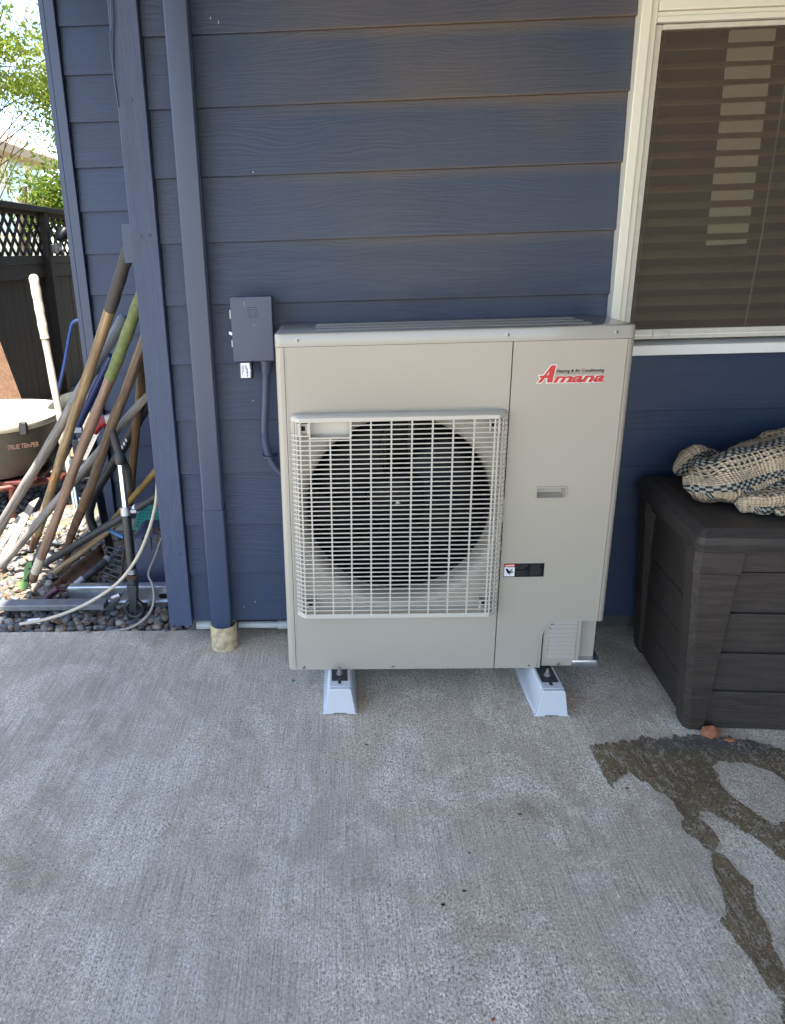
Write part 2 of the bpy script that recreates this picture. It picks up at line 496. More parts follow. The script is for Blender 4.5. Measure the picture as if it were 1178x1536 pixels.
M['rust'] = mat_simple('rusty_steel', (.085, .045, .028), .8, .2, .5, 26, .25, dirt=(.17, .075, .03), dirt_amt=.7)
M['footing'] = mat_simple('dirty_footing', (.085, .080, .074), .9, 0, .35, 25, .2)
M['pvc'] = mat_simple('grey_pvc', (.42, .43, .43), .5, 0, .12, 20, .04)
M['tan'] = mat_simple('tan_drain_pipe', (.50, .385, .23), .7, 0, .12, 60, .08, dirt=(.10, .08, .055), dirt_amt=.75)
M['box'] = mat_wood('dark_brown_resin', (.028, .020, .016), (.047, .035, .028), (3, 60, 60), .6, (.034, .025, .020), .3)
M['boxlid'] = mat_wood('dark_brown_lid_resin', (.025, .020, .017), (.042, .034, .029), (3, 50, 50), .55, (.036, .029, .025), .3)
M['deckwood'] = mat_wood('patio_cover_wood', (.13, .085, .05), (.22, .15, .095), (3, 50, 50), .8)
M['stone'] = mat_stone()
M['gravel'] = mat_gravel()
M['fence'] = mat_wood('dark_stained_cedar', (0.0080, 0.0065, 0.0055), (0.0180, 0.0140, 0.0115), (50, 50, 2), .8)
M['cedar'] = mat_wood('raw_cedar', (.22, .115, .06), (.40, .235, .14), (60, 60, 4), .75)
M['wtan'] = mat_wood('tan_ash_handle', (0.1860, 0.1178, 0.0527), (0.3224, 0.2356, 0.1364), (60, 60, 2.5), .55)
M['wgrey'] = mat_wood('weathered_grey_wood', (0.1380, 0.1200, 0.1050), (0.2400, 0.2190, 0.1980), (70, 70, 3), .8)
M['wpink'] = mat_wood('pinkish_brown_wood', (0.1488, 0.0837, 0.0527), (0.2480, 0.1581, 0.1085), (60, 60, 2.5), .6)
M['wdark'] = mat_wood('dark_weathered_wood', (0.0595, 0.0364, 0.0231), (0.1680, 0.1155, 0.0735), (90, 90, 2), .75)
M['wbrown'] = mat_wood('varnished_brown_wood', (0.1054, 0.0589, 0.0248), (0.1860, 0.1147, 0.0558), (60, 60, 2), .5)
M['wpale'] = mat_wood('pale_bleached_wood', (0.3900, 0.3300, 0.2550), (0.5250, 0.4725, 0.3975), (50, 50, 2.5), .7, (.45, .38, .3))
M['split'] = mat_wood('fresh_split_wood', (.38, .15, .03), (.55, .27, .07), (60, 60, 2), .6)
M['grip'] = mat_simple('dark_rubber_grip', (.040, .036, .034), .7, 0, .2, 80, .15)
M['foam'] = mat_simple('grey_foam_grip', (0.1650, 0.1762, 0.1950), .85, 0, .25, 140, .3)
M['green'] = mat_simple('mossy_green_grip', (0.1120, 0.1330, 0.0420), .7, 0, .3, 70, .2, dirt=(.07, .07, .03))
M['lime'] = mat_simple('lime_green_plastic', (.085, .17, .03), .4, 0, .1, 30, .05)
M['blue'] = mat_simple('blue_painted_tube', (0.0099, 0.0275, 0.1045), .35, 0, .15, 20, .04)
M['blue2'] = mat_simple('light_blue_plastic', (0.0300, 0.1320, 0.2880), .4, 0, .1, 20, .04)
M['teal'] = mat_simple('teal_plastic', (.02, .22, .17), .45, 0, .15, 18, .05)
M['tubnavy'] = mat_simple('navy_plastic_tub', (.032, .042, .075), .4, 0, .2, 10, .05)
M['red'] = mat_simple('red_plastic', (0.2660, 0.0154, 0.0210), .35, 0, .15, 20, .04)
M['redpaint'] = mat_simple('red_painted_steel', (.085, .018, .012), .5, .1, .3, 20, .08)
M['maroon'] = mat_simple('maroon_handle', (.045, .012, .018), .4, 0, .3, 30, .06)
M['tub'] = mat_simple('olive_brown_tub', (.105, .088, .062), .5, 0, .12, 9, .04)
M['cream'] = mat_simple('cream_plastic_lid', (0.5950, 0.5440, 0.4080), .5, 0, .06, 9, .03)
M['cable'] = mat_simple('cream_cable', (.48, .41, .31), .5, 0, .12, 30, .04)
M['cable2'] = mat_simple('grey_cable', (.27, .235, .20), .55, 0, .15, 30, .05)
M['mustard'] = mat_simple('mustard_pipe', (0.1750, 0.1155, 0.0350), .5, .1, .25, 60, .12, dirt=(.12, .07, .03))
M['text_red'] = mat_simple('logo_red', (.52, .018, .022), .4, 0, .03, 9, 0)
M['text_white'] = mat_simple('logo_white', (.80, .74, .70), .4, 0, .02, 9, 0)
M['text_black'] = mat_simple('print_black', (.007, .007, .008), .45, 0, .02, 9, 0)
M['text_black'].node_tree.nodes['Principled BSDF'].inputs['Specular IOR Level'].default_value = .15
M['text_grey'] = mat_simple('print_grey', (.055, .055, .065), .5, 0, .02, 9, 0)
M['text_blue'] = mat_simple('print_blue', (.09, .13, .38), .5, 0, .02, 9, 0)
M['danger'] = mat_simple('danger_red', (.62, .06, .03), .4, 0, .03, 9, 0)
M['stickerbrown'] = mat_simple('faded_brand_print', (.075, .036, .024), .5, 0, .2, 40, 0)
M['brick'] = mat_simple('broken_brick', (.30, .115, .055), .9, 0, .3, 50, .4, dirt=(.15, .06, .03))
M['dryleaf'] = mat_simple('dry_leaf', (.13, .075, .035), .8, 0, .4, 40, .2)
M['bark'] = mat_wood('tree_bark', (.05, .035, .025), (.11, .08, .06), (30, 30, 4), .9)
M['leaf'] = mat_leaf('leaves', (.09, .15, .03), (.17, .22, .045), (.33, .28, .06))
M['leafdark'] = mat_leaf('leaves_deep', (.035, .085, .02), (.075, .13, .025), (.17, .17, .03))
M['rug'] = mat_rug()
M['screen'] = mat_screen()
M['glass'] = mat_glass()
M['wrap'] = mat_clearplastic()
M['nroof'] = mat_simple('tan_shingle', (.30, .22, .16), .85, 0, .2, 12, .1, (1, 1, 6))
M['nwall'] = mat_simple('cream_stucco', (.62, .57, .47), .8, 0, .06, 5, .03)
M['nglass'] = mat_simple('far_window_pane', (.30, .38, .46), .15, 0, .1, 4, 0)
M['soil'] = mat_simple('dry_soil_and_lawn', (.22, .20, .10), .95, 0, .35, 2.2, .3)
M['tyre'] = mat_simple('mossy_tyre', (.020, .022, .018), .85, 0, .5, 30, .4, dirt=(.06, .07, .03))
M['label_white'] = mat_simple('label_white', (.72, .73, .76), .4, 0, .02, 9, 0)

# ================================================================== the setting
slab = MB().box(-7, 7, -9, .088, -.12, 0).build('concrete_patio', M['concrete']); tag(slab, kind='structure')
gr = MB().add([(-150, -150, -.13), (150, -150, -.13), (150, 150, -.13), (-150, 150, -.13)], [(0, 1, 2, 3)]).build('ground', M['soil']); tag(gr, kind='structure')
# gravel bed: gently uneven sheet in the recess and side yard
gx, gy = [-3.2 + .05 * i for i in range(66)], [.089 + .05 * i for i in range(150)]
vs, fs = [], []
for j, y in enumerate(gy):
    for i, x in enumerate(gx):
        vs.append((x, y, -.028 + .022 * noise.noise(Vector((x * 3, y * 3, 0))) + .012 * noise.noise(Vector((x * 11, y * 11, 2))) - (.02 if j == 0 else 0)))
n = len(gx)
fs = [(j * n + i, j * n + i + 1, (j + 1) * n + i + 1, (j + 1) * n + i) for j in range(len(gy) - 1) for i in range(n - 1)]
bed = MB().add(vs, fs).build('gravel_bed', M['gravel'], smooth=60); tag(bed, kind='structure')

# wet patch soaking into the concrete (outline of the spill, ragged along the broom lines)
Z = lambda x, y: atZ(850 + x / 3.2256, 1060 + y / 3.2256, 0)
wetpx = [(110, 190), (240, 170), (350, 165), (370, 150), (450, 160), (560, 140), (680, 140), (800, 150), (900, 165), (1000, 195), (1058, 215), (1150, 250),
         (1150, 400), (1058, 362), (1000, 318), (900, 287), (770, 268), (695, 285), (735, 330), (745, 380), (790, 430), (870, 490), (940, 540), (1010, 570), (1058, 563), (1150, 560),
         (1150, 800), (1058, 755), (1000, 710), (930, 650), (860, 610), (800, 575), (740, 540), (690, 510), (650, 505), (635, 540), (700, 590), (740, 640), (720, 690), (780, 740),
         (830, 800), (890, 850), (910, 920), (930, 1000), (980, 1090), (990, 1150), (1030, 1220), (1058, 1280), (1150, 1420), (1150, 1700), (1080, 1600), (1022, 1490), (1050, 1430), (1010, 1400),
         (970, 1350), (920, 1270), (870, 1210), (820, 1140), (790, 1090), (750, 1060), (770, 1030), (770, 960), (740, 880), (710, 770), (690, 700), (630, 650), (560, 600), (550, 570),
         (570, 550), (530, 490), (510, 450), (450, 420), (400, 380), (340, 350), (300, 320), (230, 370), (228, 405), (200, 370), (160, 290), (130, 240)]
rw = random.Random(3)
out = []
for i, p in enumerate(wetpx):
    a, b = Z(*p), Z(*wetpx[(i + 1) % len(wetpx)])
    k = max(2, int((b - a).length / .006))
    for j in range(k):
        q = a.lerp(b, j / k)
        s1 = noise.noise(Vector((q.x * 40, q.y * 40, 1)))
        out.append((q.x + .0035 * s1 + rw.uniform(-.0014, .0014), q.y + rw.uniform(-.0065, .0065) + .010 * noise.noise(Vector((q.x * 55, q.y * 20, 5))), .0025))
from mathutils.geometry import tessellate_polygon
tris = tessellate_polygon([[Vector(p) for p in out]])
wet = MB().add(out, tris).build('wet_patch', M['wet'], smooth=0)
tag(wet, 'ragged dark water stain trailing across the concrete from the storage box', 'stain')

# ------------------------------------------------------------------ the house
house = thing('house', (0, 0, 0), 'navy blue house with lap siding and a cream framed window', 'house')
E_, Z0, ZR = .178, .0886, .0726
def lap_mesh(x0, x1, y, z, name='siding_board'):
    pr = [(-.006, 0), (.006, 0), (.021, .198), (.009, .198)]
    nseg = max(1, int((x1 - x0) / .3))
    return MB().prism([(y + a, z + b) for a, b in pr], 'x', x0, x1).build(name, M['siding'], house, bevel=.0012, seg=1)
for k in range(13):
    z = Z0 + k * E_
    lap_mesh(-.6275, .7045 if k >= 5 else 2.05, 0, z)
    if k >= 5: lap_mesh(1.95, 2.05, 0, z)
for k in range(13):
    lap_mesh(-1.2345, -.712, 1.193, ZR + k * E_)
for k in range(13):      # the short return wall between main wall and recess
    z = Z0 + k * E_
    pr = [(-.706, z), (-.694, z), (-.679, z + .198), (-.691, z + .198)]
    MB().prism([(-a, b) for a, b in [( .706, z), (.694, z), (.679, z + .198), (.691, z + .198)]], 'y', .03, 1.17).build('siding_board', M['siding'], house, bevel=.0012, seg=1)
# corner boards
def corner(x0, x1, y0, y1, z0, z1, mt, ragged=0):
    mb = MB()
    k = 14
    bot = [(x0 + (x1 - x0) * i / k, z0 + (random.uniform(-.006, .006) if ragged and 0 < i < k else 0)) for i in range(k + 1)]
    mb.prism(bot + [(x1, z1), (x0, z1)], 'y', y0, y1)
    return mb.build('corner_board', mt, house, bevel=.002, seg=1)
corner(-.708, -.6285, -.028, .012, .082, 2.6, M['rough'], 1)
corner(-.7135, -.7065, .0125, .085, .090, 2.6, M['rough'], 0)
corner(-1.278, -1.2355, 1.166, 1.20, .05, 2.6, M['navyflat'])
corner(-1.300, -1.2785, 1.168, 1.27, .05, 2.6, M['navyflat'])
for (px_, py_, w_, h_) in ((316, 27, .0009, .006), (328, 33, .0009, .007), (380, 258, .0012, .005), (380, 601, .0014, .003), (366, 910, .0016, .003), (383, 903, .0014, .002)):
    q_ = atY(px_, py_, -.007)
    MB().box(q_.x - w_, q_.x + w_, -.0075, -.0062 + .009, q_.z - h_ / 2, q_.z + h_ / 2).build('paint_chip', M['pvc'], house, smooth=0)
# small flashing plate that sticks out past the corner board
MB().box(-.735, -.7085, -.020, -.015, 1.285, 1.395).build('flashing_plate', M['navyflat'], house, bevel=.001)
for zz, xx in ((1.714, -.668), (1.357, -.678), (1.36, -.652), (.35, -.65)):
    MB().lathe([(.0001, -.002), (.004, -.0015), (.0045, 0)], (xx, -.0285, zz), 'y', 10).build('nail_head', M['rough'], house)
# shell that carries the siding and throws the shade
sh = M['navyflat']
MB().box(-.67, .745, .0225, .12, .10, 5.0).build('wall_core', sh, house)
MB().box(.7455, 1.90, .0225, .12, .10, .985).build('wall_core', sh, house)
MB().box(.7455, 1.90, .0225, .12, 2.30, 5.0).build('wall_core', sh, house)
MB().box(1.9005, 6.0, .0225, .12, .10, 5.0).build('wall_core', sh, house)
MB().box(-.669, -.58, .1205, 1.21, .05, 5.0).build('wall_core', sh, house)
MB().box(-1.262, -.5805, 1.2155, 1.31, .04, 5.0).build('wall_core', sh, house)
MB().box(-1.277, -1.17, 1.3105, 9.0, .04, 5.0).build('side_wall', sh, house)
MB().box(-.708, 6.0, -.03, .0220, 2.605, 5.0).build('upper_wall', sh, house)
MB().box(-1.278, -.7085, 1.165, 1.2150, 2.605, 5.0).build('upper_wall', sh, house)
MB().box(2.06, 2.2, -4.0, -.031, .0, 5.0).build('added_shade_wall', sh, house)  # unseen wall added to block light and darken the right side
MB().box(-1.28, 6.0, 1.165, 9.0, 5.003, 5.12).build('roof', M['nroof'], house)
MB().box(-.71, 6.0, -.03, 1.164, 5.003, 5.12).build('roof', M['nroof'], house)
pc = thing('patio_cover', (1.7, -1.6, 0), 'wooden patio cover over the concrete patio', 'patio cover')
MB().box(-1.47, 4.6, -4.0, -.032, 2.66, 2.72).build('roof_deck', M['deckwood'], pc)
MB().box(-1.47, -.7095, -.0315, 1.164, 2.66, 2.72).build('roof_deck', M['deckwood'], pc)
for i in range(8):
    MB().box(-1.40 + .80 * i, -1.36 + .80 * i, -3.98, -.033, 2.52, 2.6595).build('rafter', M['deckwood'], pc)
MB().box(-1.42, 4.59, -3.99, -3.89, 2.36, 2.5195).build('beam', M['deckwood'], pc)
for x in (-1.35, 1.9, 4.45):
    MB().box(x, x + .1, -3.99, -3.89, 0.001, 2.3595).build('post', M['deckwood'], pc)
MB().box(-.66, 6.0, .089, .118, -.10, .098).build('foundation', M['footing'], house)
MB().box(-1.26, -.60, 1.23, 1.30, -.10, .038).build('foundation', M['concrete'], house)
# room behind the window
MB().add([(.2, .125, 0), (3.2, .125, 0), (3.2, 3.2, 0), (.2, 3.2, 0), (.2, .125, 2.5), (3.2, .125, 2.5), (3.2, 3.2, 2.5), (.2, 3.2, 2.5)],
         [(0, 1, 2, 3), (4, 5, 6, 7), (2, 3, 7, 6), (1, 2, 6, 5), (0, 3, 7, 4)]).build('room_lining', M['room'], house)
emi = NT('far_room_window_daylight')
em = emi.new('ShaderNodeEmission'); em.inputs[0].default_value = (.9, .78, .52, 1); em.inputs[1].default_value = .055
emi.link(em.outputs[0], emi.out.inputs[0])
a, b, c, d = atY(1098, 45, 1.2), atY(1165, 42, 1.2), atY(1120, 365, 1.2), atY(1062, 368, 1.2)
MB().add([a, b, c, d] + [p + Vector((0, .02, 0)) for p in (a, b, c, d)], [(0, 1, 2, 3), (7, 6, 5, 4), (0, 4, 5, 1), (1, 5, 6, 2), (2, 6, 7, 3), (3, 7, 4, 0)]).build('far_window', emi.m, house, smooth=0)

# window: frame mesh with sub-parts
W0, W1 = .705, 1.93
wf = MB()
wf.box(W0, .733, -.034, .05, .9765, 2.30)
wf.box(1.90, W1, -.034, .05, .9765, 2.30)
wf.box(.7332, 1.8998, -.034, .05, 2.27, 2.30)
window = wf.build('window', M['vinyl'], house, bevel=.003)
window['label'] = 'cream vinyl window with insect screen and lowered blinds'
MB().box(.7334, .7515, -.022, .05, 1.0, 2.268).build('jamb_stop', M['vinyl'], window, bevel=.002)
MB().hexa([(.7335, -.042, .9765), (1.8995, -.042, .9765), (1.8995, .05, .9765), (.7335, .05, .9765)], [(.7335, -.042, 1.006), (1.8995, -.042, 1.006), (1.8995, .05, 1.016), (.7335, .05, 1.016)]).build('sill', M['vinylw'], window, bevel=.002)
mm = MB()
mm.box(.7518, 1.8995, -.026, .045, 1.846, 1.860); mm.box(.7518, 1.8995, -.018, .045, 1.8603, 1.872); mm.box(.7518, 1.8995, -.030, .045, 1.8723, 1.905); mm.box(.7518, 1.8995, -.020, .045, 1.9053, 1.935)
mm.build('transom_bar', M['vinyl'], window, bevel=.0025)
sf = MB()
sf.box(.7545, .7715, -.011, .006, 1.021, 1.844); sf.box(1.872, 1.888, -.011, .006, 1.021, 1.844)
sf.box(.7717, 1.8718, -.011, .006, 1.021, 1.050); sf.box(.7717, 1.8718, -.011, .006, 1.832, 1.844)
sf.build('screen_frame', M['alu'], window, bevel=.002)
MB().box(.7755, 1.868, -.0135, -.0112, 1.032, 1.0345).build('screen_frame_groove', M['vinylw'], window)
MB().tube([(.842, -.0135, 1.026), (.842, -.0135, 1.046), (.848, -.0135, 1.049), (.885, -.0135, 1.049), (.890, -.0135, 1.046), (.890, -.0135, 1.026)], .002, 6).build('pull_tab', M['alu'], window)
MB().box(.7716, 1.8719, -.004, -.0035, 1.0502, 1.8318).build('insect_screen', M['screen'], window)
MB().box(.735, 1.898, .020, .024, 1.017, 1.845).build('pane', M['glass'], window)
MB().box(.735, 1.898, .020, .024, 1.936, 2.268).build('pane', M['glass'], window)
sl = MB()
sd, ang = .025, R(23)
for (t0, t1) in ((-1, 0), (0, 1)):
    pass
cs, sn = math.cos(ang) * sd, math.sin(ang) * sd
crown = [(-cs, -sn), (-.5 * cs - .0012, -.5 * sn + .0020), (-.0016, .0028), (.5 * cs - .0012, .5 * sn + .0020), (cs, sn)]
poly = crown + [(p[0] + .0012, p[1] - .0026) for p in crown[::-1]]
sl.prism(poly, 'x', .745, 1.89)
slm = sl.mesh('blind_slat', M['slat'])
for k in range(28):
    reuse('blind_slat', slm, window, (0, .080 + .0015 * math.sin(k * 1.7), 1.035 + .0455 * k), rot=(R(random.uniform(-2.5, 2.5)), 0, R(random.uniform(-.1, .1))))
for x in (.792, .797, .803, 1.62):
    MB().tube([(x, .050, 1.01), (x + .001, .050, 2.27)], .0011, 6).build('lift_cord', M['vinyl'], window)
MB().tube([atY(1178, 128, .045), atY(1160, 240, .045), atY(1143, 352, .045), atY(1116, 496, .045)], .0022, 8).build('tilt_wand', M['vinyl'], window)

# ------------------------------------------------------------------ things on the wall
ds = thing('downspout', (-.5205, -.02, 0), 'square navy blue downspout running down the wall into a tan pipe', 'downspout')
def rrect(x0, x1, y0, y1, r, k=4):
    p = []
    for cx, cy, a0 in ((x1 - r, y1 - r, 0), (x0 + r, y1 - r, 90), (x0 + r, y0 + r, 180), (x1 - r, y0 + r, 270)):
        for i in range(k + 1):
            a = R(a0 + 90 * i / k); p.append((cx + r * math.cos(a), cy + r * math.sin(a)))
    return p
MB().prism(rrect(-.5535, -.4875, -.062, -.0125, .006), 'z', .515, 4.9).build('upper_pipe', M['navy'], ds)
MB().prism(rrect(-.5555, -.4855, -.064, -.0120, .006), 'z', .13, .5148).build('lower_pipe', M['navy'], ds)
lo = MB()
ra, rb = rrect(-.5555, -.4855, -.064, -.012, .006), rrect(-.549, -.492, -.058, -.014, .012)
lo.add([(x, y, .1298) for x, y in ra] + [(x, y, .06) for x, y in rb], [(i, (i + 1) % len(ra), (i + 1) % len(ra) + len(ra), i + len(ra)) for i in range(len(ra))])
lo.build('outlet', M['navy'], ds)
MB().box(-.4870, -.4862, -.055, -.045, .516, 4.9).build('seam', M['navy'], ds)
dp = MB().lathe([(.046, 0), (.046, .086), (.0445, .0885), (.040, .0885), (.0385, .086), (.0385, .01), (.0001, .01)], (-.5195, -.028, 0), 'z', 40).build('drain_pipe', M['tan'])
tag(dp, 'short dirty tan drain pipe stub under the navy downspout', 'pipe')
pv = thing('grey_pipe', (-.45, .035, 0), 'pale grey plastic pipe running along the foot of the wall', 'pipe')
MB().tube([(-.475, .034, .050), (-.2, .034, .048)], .0125, 16).build('pipe', M['pvc'], pv)
MB().tube([(-.335, .034, .049), (-.30, .034, .049)], .0165, 16).build('coupling', M['pvc'], pv)
MB().tube([(-.625, .034, .052), (-.572, .034, .052)], .0165, 16).build('fitting', M['pvc'], pv)

# disconnect box
db = thing('disconnect_box', (-.356, -.05, .996), 'navy painted electrical disconnect box on the siding beside the heat pump', 'electrical box')
MB().box(-.412, -.300, -.088, -.007, 1.0, 1.180).build('case', M['navy'], db, bevel=.002)
MB().prism([(-.418, 1.184), (-.295, 1.184), (-.2955, .996), (-.417, .996)], 'y', -.101, -.0882).build('cover', M['navy'], db, bevel=.003)
for (s_) in (.013, .0075):
    MB().tube([(-.354 - s_, -.1012, 1.138 - s_ * 1.1), (-.354 + s_, -.1012, 1.138 - s_ * 1.1), (-.354 + s_, -.1012, 1.138 + s_ * 1.1), (-.354 - s_, -.1012, 1.138 + s_ * 1.1)], .0009, 6, closed=True).build('embossed_square', M['navy'], db)
MB().box(-.4215, -.4182, -.098, -.092, 1.122, 1.146).build('hinge_knuckle', M['pvc'], db)
MB().box(-.4205, -.4175, -.098, -.092, 1.040, 1.060).build('hinge_knuckle', M['pvc'], db)
MB().hexa([(-.426, -.098, 1.077), (-.4178, -.098, 1.074), (-.4178, -.092, 1.074), (-.426, -.092, 1.077)], [(-.427, -.098, 1.085), (-.4178, -.098, 1.083), (-.4178, -.092, 1.083), (-.427, -.092, 1.085)]).build('chipped_tab', M['label_white'], db)
MB().box(-.299, -.2945, -.090, -.080, 1.016, 1.040).build('latch', M['black'], db)
for p in ((-.377, 1.158, .010), (-.352, 1.1, .004)):
    MB().box(p[0], p[0] + .0012, -.1016, -.1011, p[1], p[1] + p[2]).build('scratch', M['pvc'], db)
tg = thing('device_tag', (-.385, -.075, .945), 'small black device with a white printed sticker under the disconnect box', 'label tag')
MB().box(-.404, -.3645, -.095, -.055, .944, .9955).build('case', M['black'], tg, bevel=.002)
MB().prism([(-.399, .948), (-.370, .948), (-.370, .966), (-.368, .970), (-.370, .974), (-.3715, .992), (-.398, .992)], 'y', -.0962, -.0951).build('sticker', M['label_white'], tg)
for i, (xx, z0, z1, mt) in enumerate(((-.394, .958, .988, 'text_blue'), (-.390, .966, .986, 'text_blue'), (-.384, .975, .988, 'text_grey'), (-.3805, .960, .984, 'text_grey'), (-.378, .958, .978, 'text_grey'))):
    for j in range(int((z1 - z0) / .004)):
        MB().box(xx - .0011, xx + .0011, -.0968, -.0963, z0 + j * .004, z0 + j * .004 + .0027).build('print_mark', M[mt], tg, smooth=0)
MB().prism([(-.382, .954), (-.379, .950), (-.376, .954), (-.379, .958)], 'y', -.0968, -.0963).build('print_mark', M['danger'], tg, smooth=0)
cd = thing('conduit', (-.33, -.06, .6), 'grey flexible electrical conduit curving from the disconnect box down behind the heat pump', 'conduit')
def spline(pts, k=8):
    pts = [Vector(p) for p in pts]; out = []
    for i in range(len(pts) - 1):
        p0, p1, p2, p3 = pts[max(i - 1, 0)], pts[i], pts[i + 1], pts[min(i + 2, len(pts) - 1)]
        for j in range(k):
            t = j / k
            out.append(.5 * ((2 * p1) + (p2 - p0) * t + (2 * p0 - 5 * p1 + 4 * p2 - p3) * t * t + (3 * p1 - p0 - 3 * p2 + p3) * t ** 3))
    return out + [pts[-1]]
cp = spline([(-.326, -.065, .965), (-.331, -.064, .88), (-.338, -.062, .80), (-.339, -.058, .74), (-.328, -.05, .685), (-.303, -.04, .638), (-.262, -.03, .595), (-.20, -.028, .57)], 22)
MB().tube(cp, [.0118 + .0009 * (i % 2) for i in range(len(cp))], 16).build('hose', M['navy'], cd)
MB().lathe([(.0165, .955), (.0185, .965), (.0185, .985), (.0205, .987), (.0205, .9955)], (-.326, -.065, 0), 'z', 20).build('connector', M['navy'], cd)
stp = MB()
stp.tube([(-.353, -.012, .690), (-.346, -.026, .690), (-.338, -.066, .692), (-.326, -.068, .691), (-.314, -.055, .689), (-.312, -.012, .688)], .004, 8, squash=2.0)
stp.build('strap', M['navy'], cd)
MB().lathe([(.0001, -.002), (.006, -.0015), (.0065, .001)], (-.353, -.016, .690), 'y', 12).build('strap_screw', M['navy'], cd)
wires = thing('loose_wire', (-.715, -.02, 1.7), 'thin dark wires stapled along the top of the rough corner board', 'wire')
for q in range(2):
    MB().tube(spline([atY(163 + 3 * q, -40, -.033), atY(168 + 2 * q, 30, -.034), atY(166 + 3 * q, 60, -.033), atY(171, 110, -.031), atY(178, 160, -.029)], 6), .0022, 6).build('strand', M['navyflat'], wires)

# ================================================================== the heat pump
UX0, UX1, UYF, UYB, UZ0, UZ1 = -.2734, .6666, -.342, -.022, .0905, 1.0995
hp = thing('heat_pump', (.197, -.18, .0905), 'large beige heat pump outdoor unit with a square fan grille and red logo', 'heat pump')
ZS = 1.064                                             # seam under the lid
GC = (.0615, .598)                                     # fan centre x, z
GR = .272
B = M['beige']
# lid
lid = MB()
def ring_prism(x0, x1, y0, y1, r, levels):
    vs, fs, n = [], [], None
    for (z, ins) in levels:
        p = rrect(x0 + ins, x1 - ins, y0 + ins, y1 - ins, max(r - ins, .002), 5); n = len(p)
        vs += [(x, y, z) for x, y in p]
    k = len(levels)
    fs = [(i * n + j, i * n + (j + 1) % n, (i + 1) * n + (j + 1) % n, (i + 1) * n + j) for i in range(k - 1) for j in range(n)]
    fs += [tuple(range(n)), tuple(range((k - 1) * n, k * n))]
    return vs, fs
lid.add(*ring_prism(UX0 - .001, UX1 + .001, UYF - .001, UYB + .001, .020, [(ZS + .0006, 0), (UZ1 - .0055, 0), (UZ1 - .002, .0016), (UZ1, .0055)]))
lido = lid.build('lid', M['beigelid'], hp)
for yy in (-.275, -.20, -.125):
    MB().hexa([(-.17, yy - .012, UZ1), (.57, yy - .012, UZ1), (.57, yy + .012, UZ1), (-.17, yy + .012, UZ1)], [(-.164, yy - .006, UZ1 + .003), (.564, yy - .006, UZ1 + .003), (.564, yy + .006, UZ1 + .003), (-.164, yy + .006, UZ1 + .003)]).build('stiffening_rib', M['beigelid'], lido, bevel=.001)
# fan-side front panel with round opening
PX0, PX1, PZ0, PZ1 = -.2488, .3495, UZ0, ZS - .0005
N = 96
angs = sorted(set([2 * math.pi * i / N for i in range(N)] + [math.atan2(z - GC[1], x - GC[0]) % (2 * math.pi) for x in (PX0, PX1) for z in (PZ0, PZ1)]))
def edge(a):
    c_, s_ = math.cos(a), math.sin(a)
    t = 1e9
    if c_ > 1e-9: t = min(t, (PX1 - GC[0]) / c_)
    if c_ < -1e-9: t = min(t, (PX0 - GC[0]) / c_)
    if s_ > 1e-9: t = min(t, (PZ1 - GC[1]) / s_)
    if s_ < -1e-9: t = min(t, (PZ0 - GC[1]) / s_)
    return (GC[0] + c_ * t, GC[1] + s_ * t)
fp = MB()
k = len(angs)
vs = []
prof = [(.292, UYF), (.287, UYF + .0015), (.280, UYF + .006), (.2725, UYF + .016), (.268, UYF + .030), (.266, UYF + .070)]
for a in angs: x, z = edge(a); vs.append((x, UYF + .012, z))
for a in angs: x, z = edge(a); vs.append((x, UYF, z))
for (r_, y_) in prof:
    for a in angs: vs.append((GC[0] + r_ * math.cos(a), y_, GC[1] + r_ * math.sin(a)))
fs = [(i * k + j, i * k + (j + 1) % k, (i + 1) * k + (j + 1) % k, (i + 1) * k + j) for i in range(len(prof) + 1) for j in range(k)]
fp.add(vs, fs).build('fan_side_panel', B, hp, smooth=40)
for r_ in (.300, .312):
    MB().tube([(GC[0] + r_ * math.cos(2 * math.pi * i / 64), UYF - .0002, GC[1] + r_ * math.sin(2 * math.pi * i / 64)) for i in range(64) if GC[0] + r_ * math.cos(2 * math.pi * i / 64) < PX1 - .003 and abs(r_ * math.sin(2 * math.pi * i / 64)) < .29 and True] if False else [(GC[0] + r_ * math.cos(R(a)), UYF - .0002, GC[1] + r_ * math.sin(R(a))) for a in range(200, 341, 5)], .0014, 6).build('pressed_ridge', B, hp)
# access panel with the cut-away corner
AX0, AX1 = .3525, .6465
NX, NZ, NR = .4885, .2475, .052
poly = [(AX0, ZS - .0005), (AX0, UZ0), (NX, UZ0), (NX, NZ - NR)]
for i in range(1, 10):
    a = R(180 - 9 * i); poly.append((NX + NR + NR * math.cos(a), NZ - NR + NR * math.sin(a)))
poly += [(NX + NR, NZ), (AX1, NZ), (AX1, ZS - .0005)]
HX0, HX1, HZ0, HZ1 = .4405, .5185, .6335, .6610        # grip pocket
